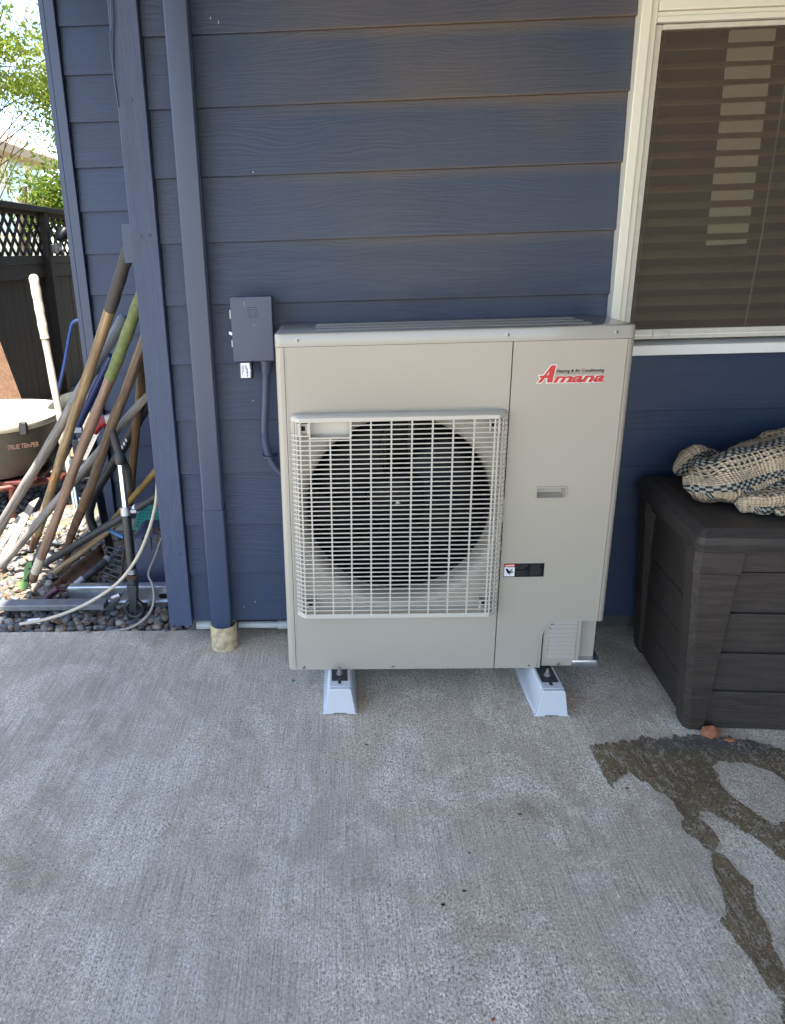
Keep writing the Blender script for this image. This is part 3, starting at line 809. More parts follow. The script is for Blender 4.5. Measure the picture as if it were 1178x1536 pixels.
# split the panel round the pocket
def panel(pl): MB().prism(pl, 'y', UYF, UYF + .010).build('access_panel', B, hp, bevel=.0012, seg=1)
ap = MB()
vs2 = [(x, UYF, z) for x, z in poly]
ring = poly
hole = [(HX0, HZ1), (HX1, HZ1), (HX1, HZ0), (HX0, HZ0)]
tri = tessellate_polygon([[Vector((x, z, 0)) for x, z in ring], [Vector((x, z, 0)) for x, z in hole]])
allp = ring + hole
n0 = len(ring)
fsurf = [tuple(t) for t in tri]
vsall = [(x, UYF, z) for x, z in allp] + [(x, UYF + .010, z) for x, z in allp]
m0 = len(allp)
fs = fsurf + [(i, (i + 1) % n0, (i + 1) % n0 + m0, i + m0) for i in range(n0)] + [(n0 + i, n0 + (i + 1) % 4, n0 + (i + 1) % 4 + m0, n0 + i + m0) for i in range(4)]
panel_o = ap.add(vsall, fs).build('access_panel', B, hp, smooth=0)
hdl = MB()
hdl.add([(HX0, UYF + .0005, HZ0), (HX1, UYF + .0005, HZ0), (HX1, UYF + .0005, HZ1), (HX0, UYF + .0005, HZ1), (HX0 + .004, UYF + .022, HZ0 + .009), (HX1 - .004, UYF + .022, HZ0 + .009), (HX1 - .004, UYF + .030, HZ1 + .004), (HX0 + .004, UYF + .030, HZ1 + .004)],
        [(0, 1, 5, 4), (1, 2, 6, 5), (2, 3, 7, 6), (3, 0, 4, 7), (4, 5, 6, 7)])
hdl.build('grip_pocket', B, panel_o)
fr = MB()
o_ = .0055
outer = rrect(HX0 - o_, HX1 + o_, HZ0 - o_, HZ1 + o_, .006); inner = rrect(HX0, HX1, HZ0, HZ1, .003)
nn = len(outer)
fr.add([(x, UYF - .003, z) for x, z in inner] + [(x, UYF - .003, z) for x, z in [(a * .35 + b * .65, c * .35 + d * .65) for (a, c), (b, d) in zip(inner, outer)]] + [(x, UYF, z) for x, z in outer] + [(x, UYF + .004, z) for x, z in inner],
       [(i * nn + j, i * nn + (j + 1) % nn, (i + 1) * nn + (j + 1) % nn, (i + 1) * nn + j) for i in range(2) for j in range(nn)] + [(j, (j + 1) % nn, 3 * nn + (j + 1) % nn, 3 * nn + j) for j in range(nn)])
fr.build('grip_frame', B, panel_o)
# pressed line that follows the cut-away
ln = [(NX - .0115, UYF - .0002, UZ0 + .004), (NX - .0115, UYF - .0002, NZ - NR)]
for i in range(1, 10):
    a = R(180 - 9 * i); ln.append((NX + NR + (NR + .0115) * math.cos(a), UYF - .0002, NZ - NR + (NR + .0115) * math.sin(a)))
ln += [(NX + NR, UYF - .0002, NZ + .0115), (AX1 - .006, UYF - .0002, NZ + .0115)]
MB().tube(ln, .0011, 6).build('pressed_line', B, panel_o)
# corner posts, sides, back, base
def corner_panel(x_in, x_out, z0):
    s_ = 1 if x_out > x_in else -1
    r = .018
    p = [(x_in, UYF)]
    cx, cy = x_out - s_ * r, UYF + r
    for i in range(9):
        a = R(-90 + 11.25 * i); p.append((cx + s_ * r * math.cos(a), cy + r * math.sin(a)))
    p += [(x_out, UYF + .055), (x_out - s_ * .002, UYF + .055), (x_out - s_ * .002, UYF + r), (x_out - s_ * r, UYF + .002), (x_in, UYF + .002)]
    return MB().prism(p, 'z', z0, ZS - .0005).build('corner_panel', B, hp)
corner_panel(-.2502, UX0, UZ0)
corner_panel(.6478, UX1, NZ - .002)
for xx in (-.2455, .6435):
    MB().tube([(xx, UYF + .0003, UZ0 + .01 if xx < 0 else NZ + .015), (xx, UYF + .0003, ZS - .02)], .0011, 6).build('pressed_line', B, hp)
MB().box(UX0, UX0 + .002, UYF + .0555, UYB, UZ0, ZS).build('side_panel', B, hp)
MB().box(UX1 - .002, UX1, UYF + .0555, UYB, NZ, ZS).build('side_panel', B, hp)
MB().box(UX1 - .012, UX1 - .010, UYF + .055, UYB, UZ0 + .01, NZ).build('side_panel', B, hp)
MB().box(.604, UX1 - .0125, UYF + .030, UYF + .032, UZ0 + .012, NZ + .02).build('valve_side_panel', B, hp)
MB().box(UX0 + .004, UX1 - .015, UYB - .02, UYB - .004, UZ0 + .006, ZS - .002).build('coil', M['dark'], hp)
MB().box(.345, .348, UYF + .014, UYB - .021, UZ0 + .012, ZS - .004).build('inner_divider', M['dark'], hp)
MB().box(UX0 + .004, UX1 - .016, UYF + .014, UYB - .021, UZ0 - .0005, UZ0 + .006).build('base_pan', M['galv'], hp)
pan = MB(); pan.add(*ring_prism(.575, UX1 + .004, UYF + .002, UYB - .03, .016, [(.0895, .003), (.095, 0), (.108, 0), (.112, .0015)])); pan.build('drain_tray', M['galv'], hp)
# louvred valve cover inside the cut-away
VX0, VX1, VZ0, VZ1, VR = .4935, .6030, .0945, .2455, .036
vp = [(VX0, VZ0), (VX0, VZ1 - VR)]
for i in range(1, 9):
    a = R(180 - 11.25 * i); vp.append((VX0 + VR + VR * math.cos(a), VZ1 - VR + VR * math.sin(a)))
vp += [(VX1, VZ1), (VX1, VZ0)]
vc = MB().prism(vp, 'y', UYF + .004, UYF + .012).build('valve_cover', B, hp, bevel=.001, seg=1)
MB().box(VX0 - .0028, VX0 - .0005, UYF + .011, UYF + .013, VZ0 + .03, VZ0 + .10).build('gap', M['text_black'], vc)
for i in range(9):
    z = VZ0 + .030 + i * .0142
    xa = .5065 if i < 7 else (.5095 if i == 7 else .516)
    MB().add([(xa, UYF + .0038, z), (.5915, UYF + .0038, z), (.5915 - .004, UYF - .0022, z - .0008), (xa + .004, UYF - .0022, z - .0008), (xa + .002, UYF + .0038, z + .0098), (.5895, UYF + .0038, z + .0098)],
             [(0, 1, 2, 3), (3, 2, 5, 4), (0, 3, 4), (1, 5, 2)]).build('louvre', B, vc, smooth=0)
    MB().box(xa + .002, .5890, UYF + .0032, UYF + .0039, z + .0100, z + .0124).build('louvre_shadow_strip', M['footing'], vc, smooth=0)  # thin dark strip painted as the shadow line above each louvre
# screws
scm = MB().lathe([(.0001, -.0035), (.0032, -.0032), (.0042, -.0022), (.0044, -.001), (.0062, -.0008), (.0062, .0005)], (0, 0, 0), 'y', 14).mesh('screw', M['steel'])
scs = MB().box(-.0028, .0028, -.0040, -.0030, -.0006, .0006).box(-.0006, .0006, -.0041, -.0031, -.0028, .0028).mesh('screw_slot', M['text_black'], 0)
for (x, z, y) in ((-.212, 1.0815, UYF - .001), (.336, 1.0815, UYF - .001), (.614, 1.0815, UYF - .001), (-.226, .0995, UYF), (.045, .1005, UYF), (.5435, .1025, UYF + .004)):
    o = reuse('screw', scm, hp, (x, y, z), rot=(0, random.uniform(0, 1.5), 0))
    BASE[o.name] = Vector((x, y, z))
    o2 = bpy.data.objects.new('slot', scs); COL.objects.link(o2); o2.parent = o
for (x, z) in ((.4555, .0975), (.43, .66), (.5, .43), (.38, .93)):
    pass
MB().lathe([(.0001, -.0004), (.0028, -.0003), (.0028, .0002)], (.4555, UYF, .0985), 'y', 10).build('rivet_hole', M['text_black'], hp)

# fan inside
MB().lathe([(.2655, UYF + .0702), (.2655, UYB - .09)], (GC[0], 0, GC[1]), 'y', 64).build('shroud', M['fan'], hp)
fan = MB().lathe([(.0001, -.012), (.045, -.011), (.075, -.004), (.088, .006), (.09, .06)], (GC[0], UYF + .10, GC[1]), 'y', 40).build('fan', M['fan'], hp)
for bi in range(3):
    a0 = R(35 + 120 * bi)
    vs, fs = [], []
    na, nr = 9, 7
    for i in range(nr):
        rr = .080 + .172 * i / (nr - 1)
        for j in range(na):
            t = j / (na - 1)
            a = a0 + R(78) * (t - .5) - R(22) * (i / (nr - 1)) ** 1.5
            y = UYF + .105 + .060 * (t - .5) * (1 - .25 * i / nr) + .010 * math.sin(t * math.pi) + .02 * i / nr
            vs.append((GC[0] + rr * math.cos(a), y, GC[1] + rr * math.sin(a)))
    fs = [(i * na + j, i * na + j + 1, (i + 1) * na + j + 1, (i + 1) * na + j) for i in range(nr - 1) for j in range(na - 1)]
    ob = MB().add(vs, fs).build('blade', M['fan'], fan, smooth=60)
    so = ob.modifiers.new('thickness', 'SOLIDIFY'); so.thickness = .004
MB().lathe([(.0001, -.016), (.006, -.015), (.0085, -.010), (.0085, .004)], (GC[0], UYF + .092, GC[1]), 'y', 16).build('shaft_nut', M['steel'], fan)
for x, z0, z1 in ((.018, .12, 1.03), (.100, .12, 1.03)):
    mb = MB()
    mb.box(x, x + .003, UYF + .185, UYF + .205, z0, z1); mb.box(x + .013, x + .016, UYF + .185, UYF + .205, z0, z1); mb.box(x, x + .016, UYF + .206, UYF + .209, z0, z1)
    mb.build('motor_bracket', M['darksteel'], hp)
# grille
G = M['beige2']
GX0, GX1, GY = -.2135, .3175, UYF - .043
GB0, GB1 = -.2365, .3440
GZ0, GZ1 = .2865, .8855
def outl(z, o=0):
    return [(GB0 - o, UYF - .0008, z), (GB0 - o, UYF - .018, z), (GX0 - o * .4, GY - o, z), (GX1 + o * .4, GY - o, z), (GB1 + o, UYF - .018, z), (GB1 + o, UYF - .0008, z)]
gm = MB()
cap_b = outl(.8690, .001); cap_t = [(p[0] * 1, p[1], .8800) for p in outl(0, .001)]; cap_u = [(p[0], min(p[1] + .006, UYF - .0008), GZ1) for p in outl(0, -.004)]
gm.add(cap_b + cap_t + cap_u, [(i, i + 1, i + 7, i + 6) for i in range(5)] + [(i + 6, i + 7, i + 13, i + 12) for i in range(5)] + [tuple(range(12, 18)), tuple(range(5, -1, -1))])
gcap = gm; gm = MB()
fb, ft = outl(GZ0, .001), outl(GZ0 + .0135, .001)
fi, fj = outl(GZ0, -.009), outl(GZ0 + .0135, -.009)
gm.add(fb + ft + fi + fj, [(i, i + 1, i + 7, i + 6) for i in range(5)] + [(i + 13, i + 12, i + 18, i + 19) for i in range(5)] + [(i + 6, i + 7, i + 19, i + 18) for i in range(5)] + [(i + 12, i + 13, i + 1, i) for i in range(5)])
grille = gm.build('grille', G, hp, bevel=.0012, seg=1)
gcap.build('hood', G, grille, bevel=.0012, seg=1)
PKX0, PKX1, PKZ = -.187, -.0755, .8265
def bar_path(z, x0=None, x1=None):
    full = [(GB0, UYF - .001, z), (GB0, UYF - .019, z), (GB0 + .006, UYF - .0265, z), (GX0 - .004, GY + .003, z), (GX0 + .004, GY, z), (GX1 - .004, GY, z), (GX1 + .004, GY + .003, z), (GB1 - .007, UYF - .0265, z), (GB1, UYF - .019, z), (GB1, UYF - .001, z)]
    if x0 is not None: return [(x0, GY, z)] + full[5:]
    if x1 is not None: return full[:5] + [(x1, GY, z)]
    return full
pitch = .01335
bmesh_full = MB().tube(bar_path(0), .0021, 4).mesh('grille_bar', G, 25)
bm_r = MB().tube(bar_path(0, x0=PKX1 - .001), .0021, 4).mesh('grille_bar_right', G, 25)
bm_l = MB().tube(bar_path(0, x1=PKX0 + .001), .0021, 4).mesh('grille_bar_left', G, 25)
nb = 42
for i in range(nb):
    z = .3125 + pitch * i
    if z > .864: break
    if z > PKZ + .001:
        reuse('horizontal_bar', bm_r, grille, (0, 0, z)); 
        if z < .845: reuse('horizontal_bar', bm_l, grille, (0, 0, z))
    else:
        reuse('horizontal_bar', bmesh_full, grille, (0, 0, z))
vb = MB().box(-.0021, .0021, -.0005, .0045, .2985, .8695).mesh('grille_upright', G, 0)
vb2 = MB().box(-.0021, .0021, -.0005, .0045, .2985, PKZ - .002).mesh('grille_upright_short', G, 0)
for i in range(10):
    x = -.1865 + .0548 * i
    reuse('vertical_bar', vb2 if i == 1 else vb, grille, (x, GY, 0))
for (x, y) in ((GX0 + .001, GY + .0006), (GX0 - .010, GY + .0095), (GB0 + .006, UYF - .0245), (GB0 + .0005, UYF - .012), (GX1 - .001, GY + .0006), (GX1 + .012, GY + .0095), (GB1 - .006, UYF - .0245), (GB1 - .0005, UYF - .012)):
    reuse('vertical_bar', vb, grille, (x, y, 0))
pk = MB()
pk.box(PKX0, PKX1, GY, UYF - .006, PKZ - .0025, PKZ + .0015)
pk.box(PKX0 - .002, PKX0 + .0015, GY, UYF - .006, PKZ + .0016, .8688); pk.box(PKX1 - .0015, PKX1 + .002, GY, UYF - .006, PKZ + .0016, .8688)
pk.box(PKX0 + .0016, PKX1 - .0016, UYF - .010, UYF - .006, PKZ + .0016, .8688)
pk.build('hand_pocket', G, grille)
for (x, z) in ((-.203, .852), (.308, .852), (-.197, .322), (.305, .322)):
    mb = MB().box(x - .016, x - .012, GY + .004, UYF - .001, z - .018, z + .014).box(x + .010, x + .014, GY + .004, UYF - .001, z - .018, z + .014).box(x - .0118, x + .0098, GY + .020, GY + .024, z - .016, z + .010)
    mb.build('clip', G, grille)
    MB().box(x - .006, x + .004, GY + .016, GY + .0198, z - .008, z + .004).build('clip_slot', M['text_black'], grille)
# logo: large A plus 'mana', second line of small print
def poly_plate(name, pts, hole, y, mat, grow=0):
    pass
LX, LZ = .4205, .9545
A_out = [(0, 0), (.012, .0005), (.0225, .0105), (.0240, .0105), (.0235, .0005), (.0385, .0005), (.0445, .0445), (.0330, .0445), (.0165, .0195), (.0035, .0195), (.0060, .0130), (.0110, .0130)]
A_poly = [(0, 0), (.0095, 0), (.0185, .0120), (.0255, .0120), (.0242, .0), (.0385, .0), (.0458, .0455), (.0335, .0455), (.0152, .0190), (.0035, .0190), (.0055, .0130), (.0098, .0130)]
A_hole = [(.0225, .0195), (.0270, .0195), (.0300, .0310)]
def plate(polys, holes, y0, y1, mat, name, parent):
    vs, fs = [], []
    loops = [polys] + holes
    flat = [p for l in loops for p in l]
    tri = tessellate_polygon([[Vector((x, z, 0)) for x, z in l] for l in loops])
    nF = len(flat)
    vs = [(LX + x, y0, LZ + z) for x, z in flat] + [(LX + x, y1, LZ + z) for x, z in flat]
    fs = [tuple(t) for t in tri]
    s0 = 0
    for l in loops:
        n_ = len(l); fs += [(s0 + i, s0 + (i + 1) % n_, s0 + (i + 1) % n_ + nF, s0 + i + nF) for i in range(n_)]; s0 += n_
    return MB().add(vs, fs).build(name, mat, parent, smooth=0)
yL = UYF - .0016
plate(A_poly, [A_hole], yL, UYF - .0009, M['text_red'], 'logo_letter', panel_o)
def grow(poly, d):
    n_ = len(poly); res = []
    ar = sum(poly[i][0] * poly[(i + 1) % n_][1] - poly[(i + 1) % n_][0] * poly[i][1] for i in range(n_))
    sg = 1 if ar > 0 else -1
    for i in range(n_):
        p0, p1, p2 = Vector(poly[i - 1]), Vector(poly[i]), Vector(poly[(i + 1) % n_])
        e1, e2 = (p1 - p0).normalized(), (p2 - p1).normalized()
        n1, n2 = Vector((e1.y, -e1.x)) * sg, Vector((e2.y, -e2.x)) * sg
        b = (n1 + n2); b = b / max(b.length_squared / 2, .5)
        res.append((p1.x + b.x * d, p1.y + b.y * d))
    return res
plate(grow(A_poly, .0022), [], UYF - .0008, UYF - .0002, M['text_white'], 'logo_outline', panel_o)
text('logo_lettering', 'mana', .0330, M['text_red'], panel_o, FRONT(LX + .0405, UYF - .0013, LZ), .32, .0011, .0003, .1330)
text('logo_outline', 'mana', .0330, M['text_white'], panel_o, FRONT(LX + .0390, UYF - .0005, LZ - .0004), .32, .0024, .0003, .1356)
text('logo_small_print', 'Heating & Air Conditioning', .0115, M['text_black'], panel_o, FRONT(LX + .0475, UYF - .0008, LZ + .0258), .22, .00012, .0003, .1250)
MB().box(LX + .0475, LX + .170, UYF - .0006, UYF - .0002, LZ + .0225, LZ + .0232).build('logo_rule', M['text_black'], panel_o, smooth=0)
# danger label
DX0, DX1, DZ0, DZ1 = .3625, .4775, .3925, .4345
lab = MB().box(DX0, DX1, UYF - .0009, UYF - .0002, DZ0, DZ1).build('warning_label', M['text_black'], panel_o, smooth=0)
lab['label'] = 'black danger label with red strip and hand pictogram'
MB().box(DX0 + .001, DX0 + .031, UYF - .0013, UYF - .00095, DZ1 - .0095, DZ1 - .0015).build('danger_strip', M['danger'], lab, smooth=0)
text('danger_word', 'DANGER', .0062, M['text_white'], lab, FRONT(DX0 + .0085, UYF - .0015, DZ1 - .0078), 0, .0002, .0001, .020)
MB().add([(DX0 + .003, UYF - .0015, DZ1 - .0080), (DX0 + .0078, UYF - .0015, DZ1 - .0080), (DX0 + .0054, UYF - .0015, DZ1 - .0035)], [(0, 1, 2)]).build('danger_triangle', M['text_white'], lab, smooth=0)
MB().box(DX0 + .001, DX0 + .031, UYF - .0013, UYF - .00095, DZ0 + .0025, DZ1 - .0110).build('pictogram_panel', M['label_white'], lab, smooth=0)
hand = [(.004, .024), (.006, .0285), (.010, .0265), (.0135, .0215), (.0165, .0205), (.0205, .0255), (.0238, .0275), (.0240, .0250), (.0205, .0195), (.0195, .0170), (.0245, .0180), (.0275, .0195), (.0262, .0160), (.0215, .0130), (.0180, .0150), (.0178, .0080), (.0165, .0075), (.0150, .0125), (.0125, .0105), (.0100, .0120), (.0085, .0165), (.0060, .0200)]
tri = tessellate_polygon([[Vector((x, z, 0)) for x, z in hand]])
MB().add([(DX0 + .001 + x, UYF - .0016, DZ0 + z - .0005) for x, z in hand], [tuple(t) for t in tri]).build('hand_pictogram', M['text_black'], lab, smooth=0)
rl = random.Random(4)
for col_, (xa, xb) in enumerate(((DX0 + .035, DX0 + .071), (DX0 + .075, DX0 + .113))):
    mb = MB()
    for i in range(9):
        z = DZ1 - .0045 - i * .0040
        if col_ == 0 and i in (4,): continue
        x = xa
        xe = xb - rl.uniform(0, .012)
        while x < xe:
            w = rl.uniform(.002, .006); mb.box(x, min(x + w, xe), UYF - .0012, UYF - .00095, z - .0008, z + .0006); x += w + .0011
    o = mb.build('fine_print', M['text_grey'], lab, smooth=0)

# mounting rails
def rail(cx, yf, label):
    r = thing('mounting_rail', (cx, yf + .22, 0), label, 'mounting rail', 'white rails carrying the heat pump')
    h, wb, wt, yb = .0890, .050, .0325, yf + .44
    mb = MB()
    sec = [(-wb, .001), (-wb, .006), (-wb + .003, .0075), (-wt, h - .003), (-wt + .003, h), (wt - .003, h), (wt, h - .003), (wb - .003, .0075), (wb, .006), (wb, .001)]
    mb.prism([(cx + a, b) for a, b in sec], 'y', yf + .012, yb)
    mb.build('body', M['white'], r, bevel=.001, seg=1)
    ec = [(-wb - .001, .0008), (-wb - .001, .0045), (-wb + .0045, .0050), (-wt - .001, h - .006), (-wt + .004, h - .0015), (wt - .004, h - .0015), (wt + .001, h - .006), (wb - .0045, .0050), (wb + .001, .0045), (wb + .001, .0008), (.02, .0008), (.0185, .005), (-.0185, .005), (-.02, .0008)]
    e = MB()
    n_ = len(ec)
    tri_ = None
    e.prism([(cx + a, b) for a, b in ec], 'y', yf, yf + .0118)
    e.build('end_cap', M['white'], r, bevel=.0015, seg=2)
    ch = MB()
    ch.box(cx - .0235, cx + .0235, yf + .042, yf + .20, h + .0003, h + .0013)
    ch.box(cx - .0235, cx - .0220, yf + .042, yf + .20, h + .0014, h + .0032); ch.box(cx + .0220, cx + .0235, yf + .042, yf + .20, h + .0014, h + .0032)
    ch.build('steel_channel', M['darksteel'], r)
    MB().box(cx - .0045, cx + .0045, yf + .026, yf + .041, h + .0002, h + .0012).build('drain_slot', M['darksteel'], r)
    MB().tube([(cx, yf + .075, h - .02), (cx, yf + .075, h + .026)], .0042, 10).build('bolt', M['steel'], r)
    MB().lathe([(.0105, h + .0034), (.0105, h + .0050), (.0001, h + .0050)], (cx, yf + .075, 0), 'z', 20).build('washer', M['steel'], r)
    MB().lathe([(.0082, h + .0051), (.0082, h + .0125), (.0042, h + .0135)], (cx, yf + .075, 0), 'z', 6).build('nut', M['steel'], r, smooth=0)
rail(-.1175, -.4465, 'white plastic mounting rail under the left end of the heat pump')
rail(.4985, -.4635, 'white plastic mounting rail under the right end of the heat pump')

# ================================================================== storage box, rug and bits on the right
BX, BY, BA = .838, -.532, R(-4)
bx = thing('storage_box', (BX, BY, 0), 'dark brown resin storage box with plank pattern sides under the window', 'storage box')
bmx = Matrix.Translation((BX, BY, 0)) @ Matrix.Rotation(BA, 4, 'Z')
BW, BD, BH = 1.22, .47, .545
def bpart(mb, name, mat, bevel=.003, parent=None, seg=2):
    return mb.xf(bmx).build(name, mat, parent or bx, bevel=bevel, seg=seg)
# corner posts: wider at the top, with a foot
def post(x0b, x1b, x0t, x1t, y0b, y1b, y0t, y1t):
    c = .014
    def ring(x0, x1, y0, y1, z, cl, cr):
        return [(x0 + cl, y0, z), (x1 - cr, y0, z), (x1, y0 + cr + .0001, z), (x1, y1, z), (x0, y1, z), (x0, y0 + cl + .0001, z)]
    mb = MB(); rs = []
    lv = [(x0b + .006, x1b - .006, y0b + .008, y1b, 0.001), (x0b, x1b, y0b, y1b, .022), (x0t, x1t, y0t, y1t, .482), (x0t - .004, x1t + .004, y0t - .004, y1t, .4845), (x0t - .005, x1t + .006, y0t - .005, y1t, BH)]
    for l in lv: rs += ring(*l[:4], l[4], c, .001)
    fs = [(i * 6 + j, i * 6 + (j + 1) % 6, (i + 1) * 6 + (j + 1) % 6, (i + 1) * 6 + j) for i in range(len(lv) - 1) for j in range(6)] + [tuple(range(6)), tuple(range(24, 30))]
    mb.add(rs, fs); return mb
bpart(post(.004, .058, -.030, .078, -.004, .06, -.010, .06), 'corner_post', M['box'], .002)
bpart(post(.012, .050, -.020, .050, BD - .06, BD + .01, BD - .06, BD + .015), 'corner_post', M['box'], .002)
bpart(post(BW - .058, BW, BW - .078, BW + .02, -.004, .06, -.010, .06), 'corner_post', M['box'], .002)
# front planks, bowed slightly outwards towards the top
fz = [(.004, .1215), (.1285, .2415), (.2485, .3610), (.3680, .4805)]
for z0, z1 in fz:
    ya, yb = .014 - .010 * z0, .014 - .010 * z1
    mb = MB().hexa([(.030, ya, z0), (BW - .03, ya, z0), (BW - .03, ya + .02, z0), (.030, ya + .02, z0)], [(.030, yb, z1), (BW - .03, yb, z1), (BW - .03, yb + .02, z1), (.030, yb + .02, z1)])
    bpart(mb, 'front_plank', M['box'], .002)
bpart(MB().box(.030, BW - .03, .003, .03, .4850, BH - .002), 'front_top_rail', M['box'], .002)
bpart(MB().box(.034, BW - .034, .0195, .032, .003, .54), 'front_liner', M['black'], 0)
# side planks, upper edges curving like the moulded side
for i, (z0, z1) in enumerate([(.012, .117), (.124, .234), (.241, .354), (.361, .500)]):
    n_ = 10
    lo_, hi_ = [], []
    for j in range(n_ + 1):
        t = j / n_; y = .055 + (BD - .11) * t
        sag = .0
        lo_.append((y, z0 + sag)); hi_.append((y, z1 + sag))
    bpart(MB().prism(lo_ + hi_[::-1], 'x', .016 - .012 * i / 3, .034), 'side_plank', M['box'], .0035)
bpart(MB().box(.028, .040, .05, BD - .05, .01, .54), 'side_liner', M['black'], 0)
bpart(MB().box(-.012, .034, .055, BD - .055, .512, BH - .002), 'side_top_rail', M['box'], .003)
bpart(MB().box(.05, BW - .05, BD - .02, BD, .01, BH - .002), 'back_panel', M['box'], .002)
# lid
def lidlev():
    lv = [(BH + .0005, .004), (BH + .020, 0), (BH + .024, .002), (BH + .040, .004), (BH + .060, .022), (BH + .0605, .060), (BH + .057, .066)]
    vs, n = [], None
    for z, ins in lv:
        x0, x1, y0, y1 = -.038 + ins, BW + .03 - ins, -.018 + ins, BD + .025 - ins
        p = rrect(x0, x1, y0, y1, max(.016 - ins * .4, .004), 2); n = len(p)
        vs += [(x, y, z) for x, y in p]
    k = len(lv)
    return vs, [(i * n + j, i * n + (j + 1) % n, (i + 1) * n + (j + 1) % n, (i + 1) * n + j) for i in range(k - 1) for j in range(n)] + [tuple(range(n)), tuple(range((k - 1) * n, k * n))]
blid = bpart(MB().add(*lidlev()), 'lid', M['boxlid'], 0)
blid.data.shade_flat()

# ------------------------------------------------------------------ folded woven mat on the lid
mat_thing = thing('woven_mat', (1.2, -.28, .60), 'crumpled cream and black woven mat heaped on the dark storage box', 'mat')
def fold(name, path, seed, vshift=0, nper=44, flat=.15):
    pts = [Vector(p[:3]) for p in path]
    P_ = spline(pts, 10)
    rw_ = []
    k = len(P_)
    ra = [(p[3], p[4]) for p in path]
    for i in range(k):
        t = i / (k - 1) * (len(path) - 1); j = min(int(t), len(path) - 2); f_ = t - j; f_ = f_ * f_ * (3 - 2 * f_)
        rw_.append((ra[j][0] * (1 - f_) + ra[j + 1][0] * f_, ra[j][1] * (1 - f_) + ra[j + 1][1] * f_))
    vs, uvs, fs = [], [], []
    L = 0
    for i in range(k):
        tg_ = (P_[min(i + 1, k - 1)] - P_[max(i - 1, 0)]).normalized()
        side = tg_.cross(Vector((0, 0, 1))).normalized(); up = side.cross(tg_)
        if i: L += (P_[i] - P_[i - 1]).length
        rx, rz = rw_[i]
        for j in range(nper + 1):
            a = 2 * math.pi * j / nper
            ca, sa = math.cos(a), math.sin(a)
            sx = math.copysign(abs(ca) ** .85, ca); sz = math.copysign(abs(sa) ** .85, sa)
            q = P_[i] + side * (sx * rx) + up * (sz * rz)
            d = .018 * noise.noise(q * 11 + Vector((seed, 0, 0))) + .008 * noise.noise(q * 26 + Vector((0, seed, 0))) + .008 * math.sin(a * 3 + L * 16 + seed) * (rx / .08)
            q = q + (side * ca + up * sa) * d
            q.z = max(q.z, .6065)
            vs.append(q); uvs.append((L, vshift + j / nper * (rx + rz) * 3.3))
    n_ = nper + 1
    for i in range(k - 1):
        for j in range(nper):
            fs.append((i * n_ + j, i * n_ + j + 1, (i + 1) * n_ + j + 1, (i + 1) * n_ + j))
    off = BASE[mat_thing.name]
    me = bpy.data.meshes.new(name)
    me.from_pydata([tuple(v - off) for v in vs], [], fs)
    ul = me.uv_layers.new(name='UVMap')
    for lp in me.loops: ul.data[lp.index].uv = uvs[lp.vertex_index]
    me.materials.append(M['rug']); me.shade_smooth()
    o = bpy.data.objects.new(name, me); COL.objects.link(o); o.parent = mat_thing
    return o
fold('fold', [(.868, -.300, .640, .006, .006), (.876, -.303, .646, .046, .030), (.915, -.310, .655, .080, .048), (.99, -.295, .674, .098, .064), (1.10, -.270, .695, .105, .074), (1.26, -.235, .70, .10, .066), (1.45, -.22, .69, .09, .06), (1.60, -.22, .67, .02, .02)], 1.0, .02)
fold('fold', [(.955, -.395, .626, .006, .006), (.975, -.402, .628, .030, .020), (1.02, -.405, .632, .044, .026), (1.10, -.395, .642, .055, .034), (1.2, -.39, .65, .06, .04), (1.4, -.38, .65, .05, .04), (1.5, -.38, .64, .01, .01)], 4.2, .055)
fold('fold', [(1.03, -.455, .618, .004, .006), (1.05, -.452, .622, .020, .014), (1.12, -.455, .630, .036, .022), (1.22, -.46, .634, .04, .026), (1.35, -.46, .63, .03, .02)], 7.7, .10)
fold('fold', [(.925, -.130, .625, .004, .006), (.932, -.128, .645, .026, .030), (.965, -.122, .680, .040, .036), (1.02, -.115, .680, .020, .018), (1.08, -.112, .668, .012, .012), (1.15, -.105, .672, .014, .014), (1.2, -.10, .70, .022, .020), (1.3, -.10, .73, .03, .03), (1.4, -.10, .72, .02, .02)], 2.6, .14)
fold('fold', [(1.04, -.22, .70, .008, .006), (1.1, -.20, .715, .035, .022), (1.2, -.17, .74, .05, .03), (1.35, -.15, .76, .05, .03), (1.5, -.16, .72, .02, .02)], 5.1, .03)
MB().add([atY(1058, 703, -.13), atY(1066, 683, -.12), atY(1094, 686, -.12), atY(1092, 700, -.14)] + [p + Vector((0, .004, .001)) for p in (atY(1058, 703, -.13), atY(1066, 683, -.12), atY(1094, 686, -.12), atY(1092, 700, -.14))], [(0, 1, 2, 3), (7, 6, 5, 4), (0, 4, 5, 1), (1, 5, 6, 2), (2, 6, 7, 3), (3, 7, 4, 0)]).build('care_label', M['label_white'], mat_thing)

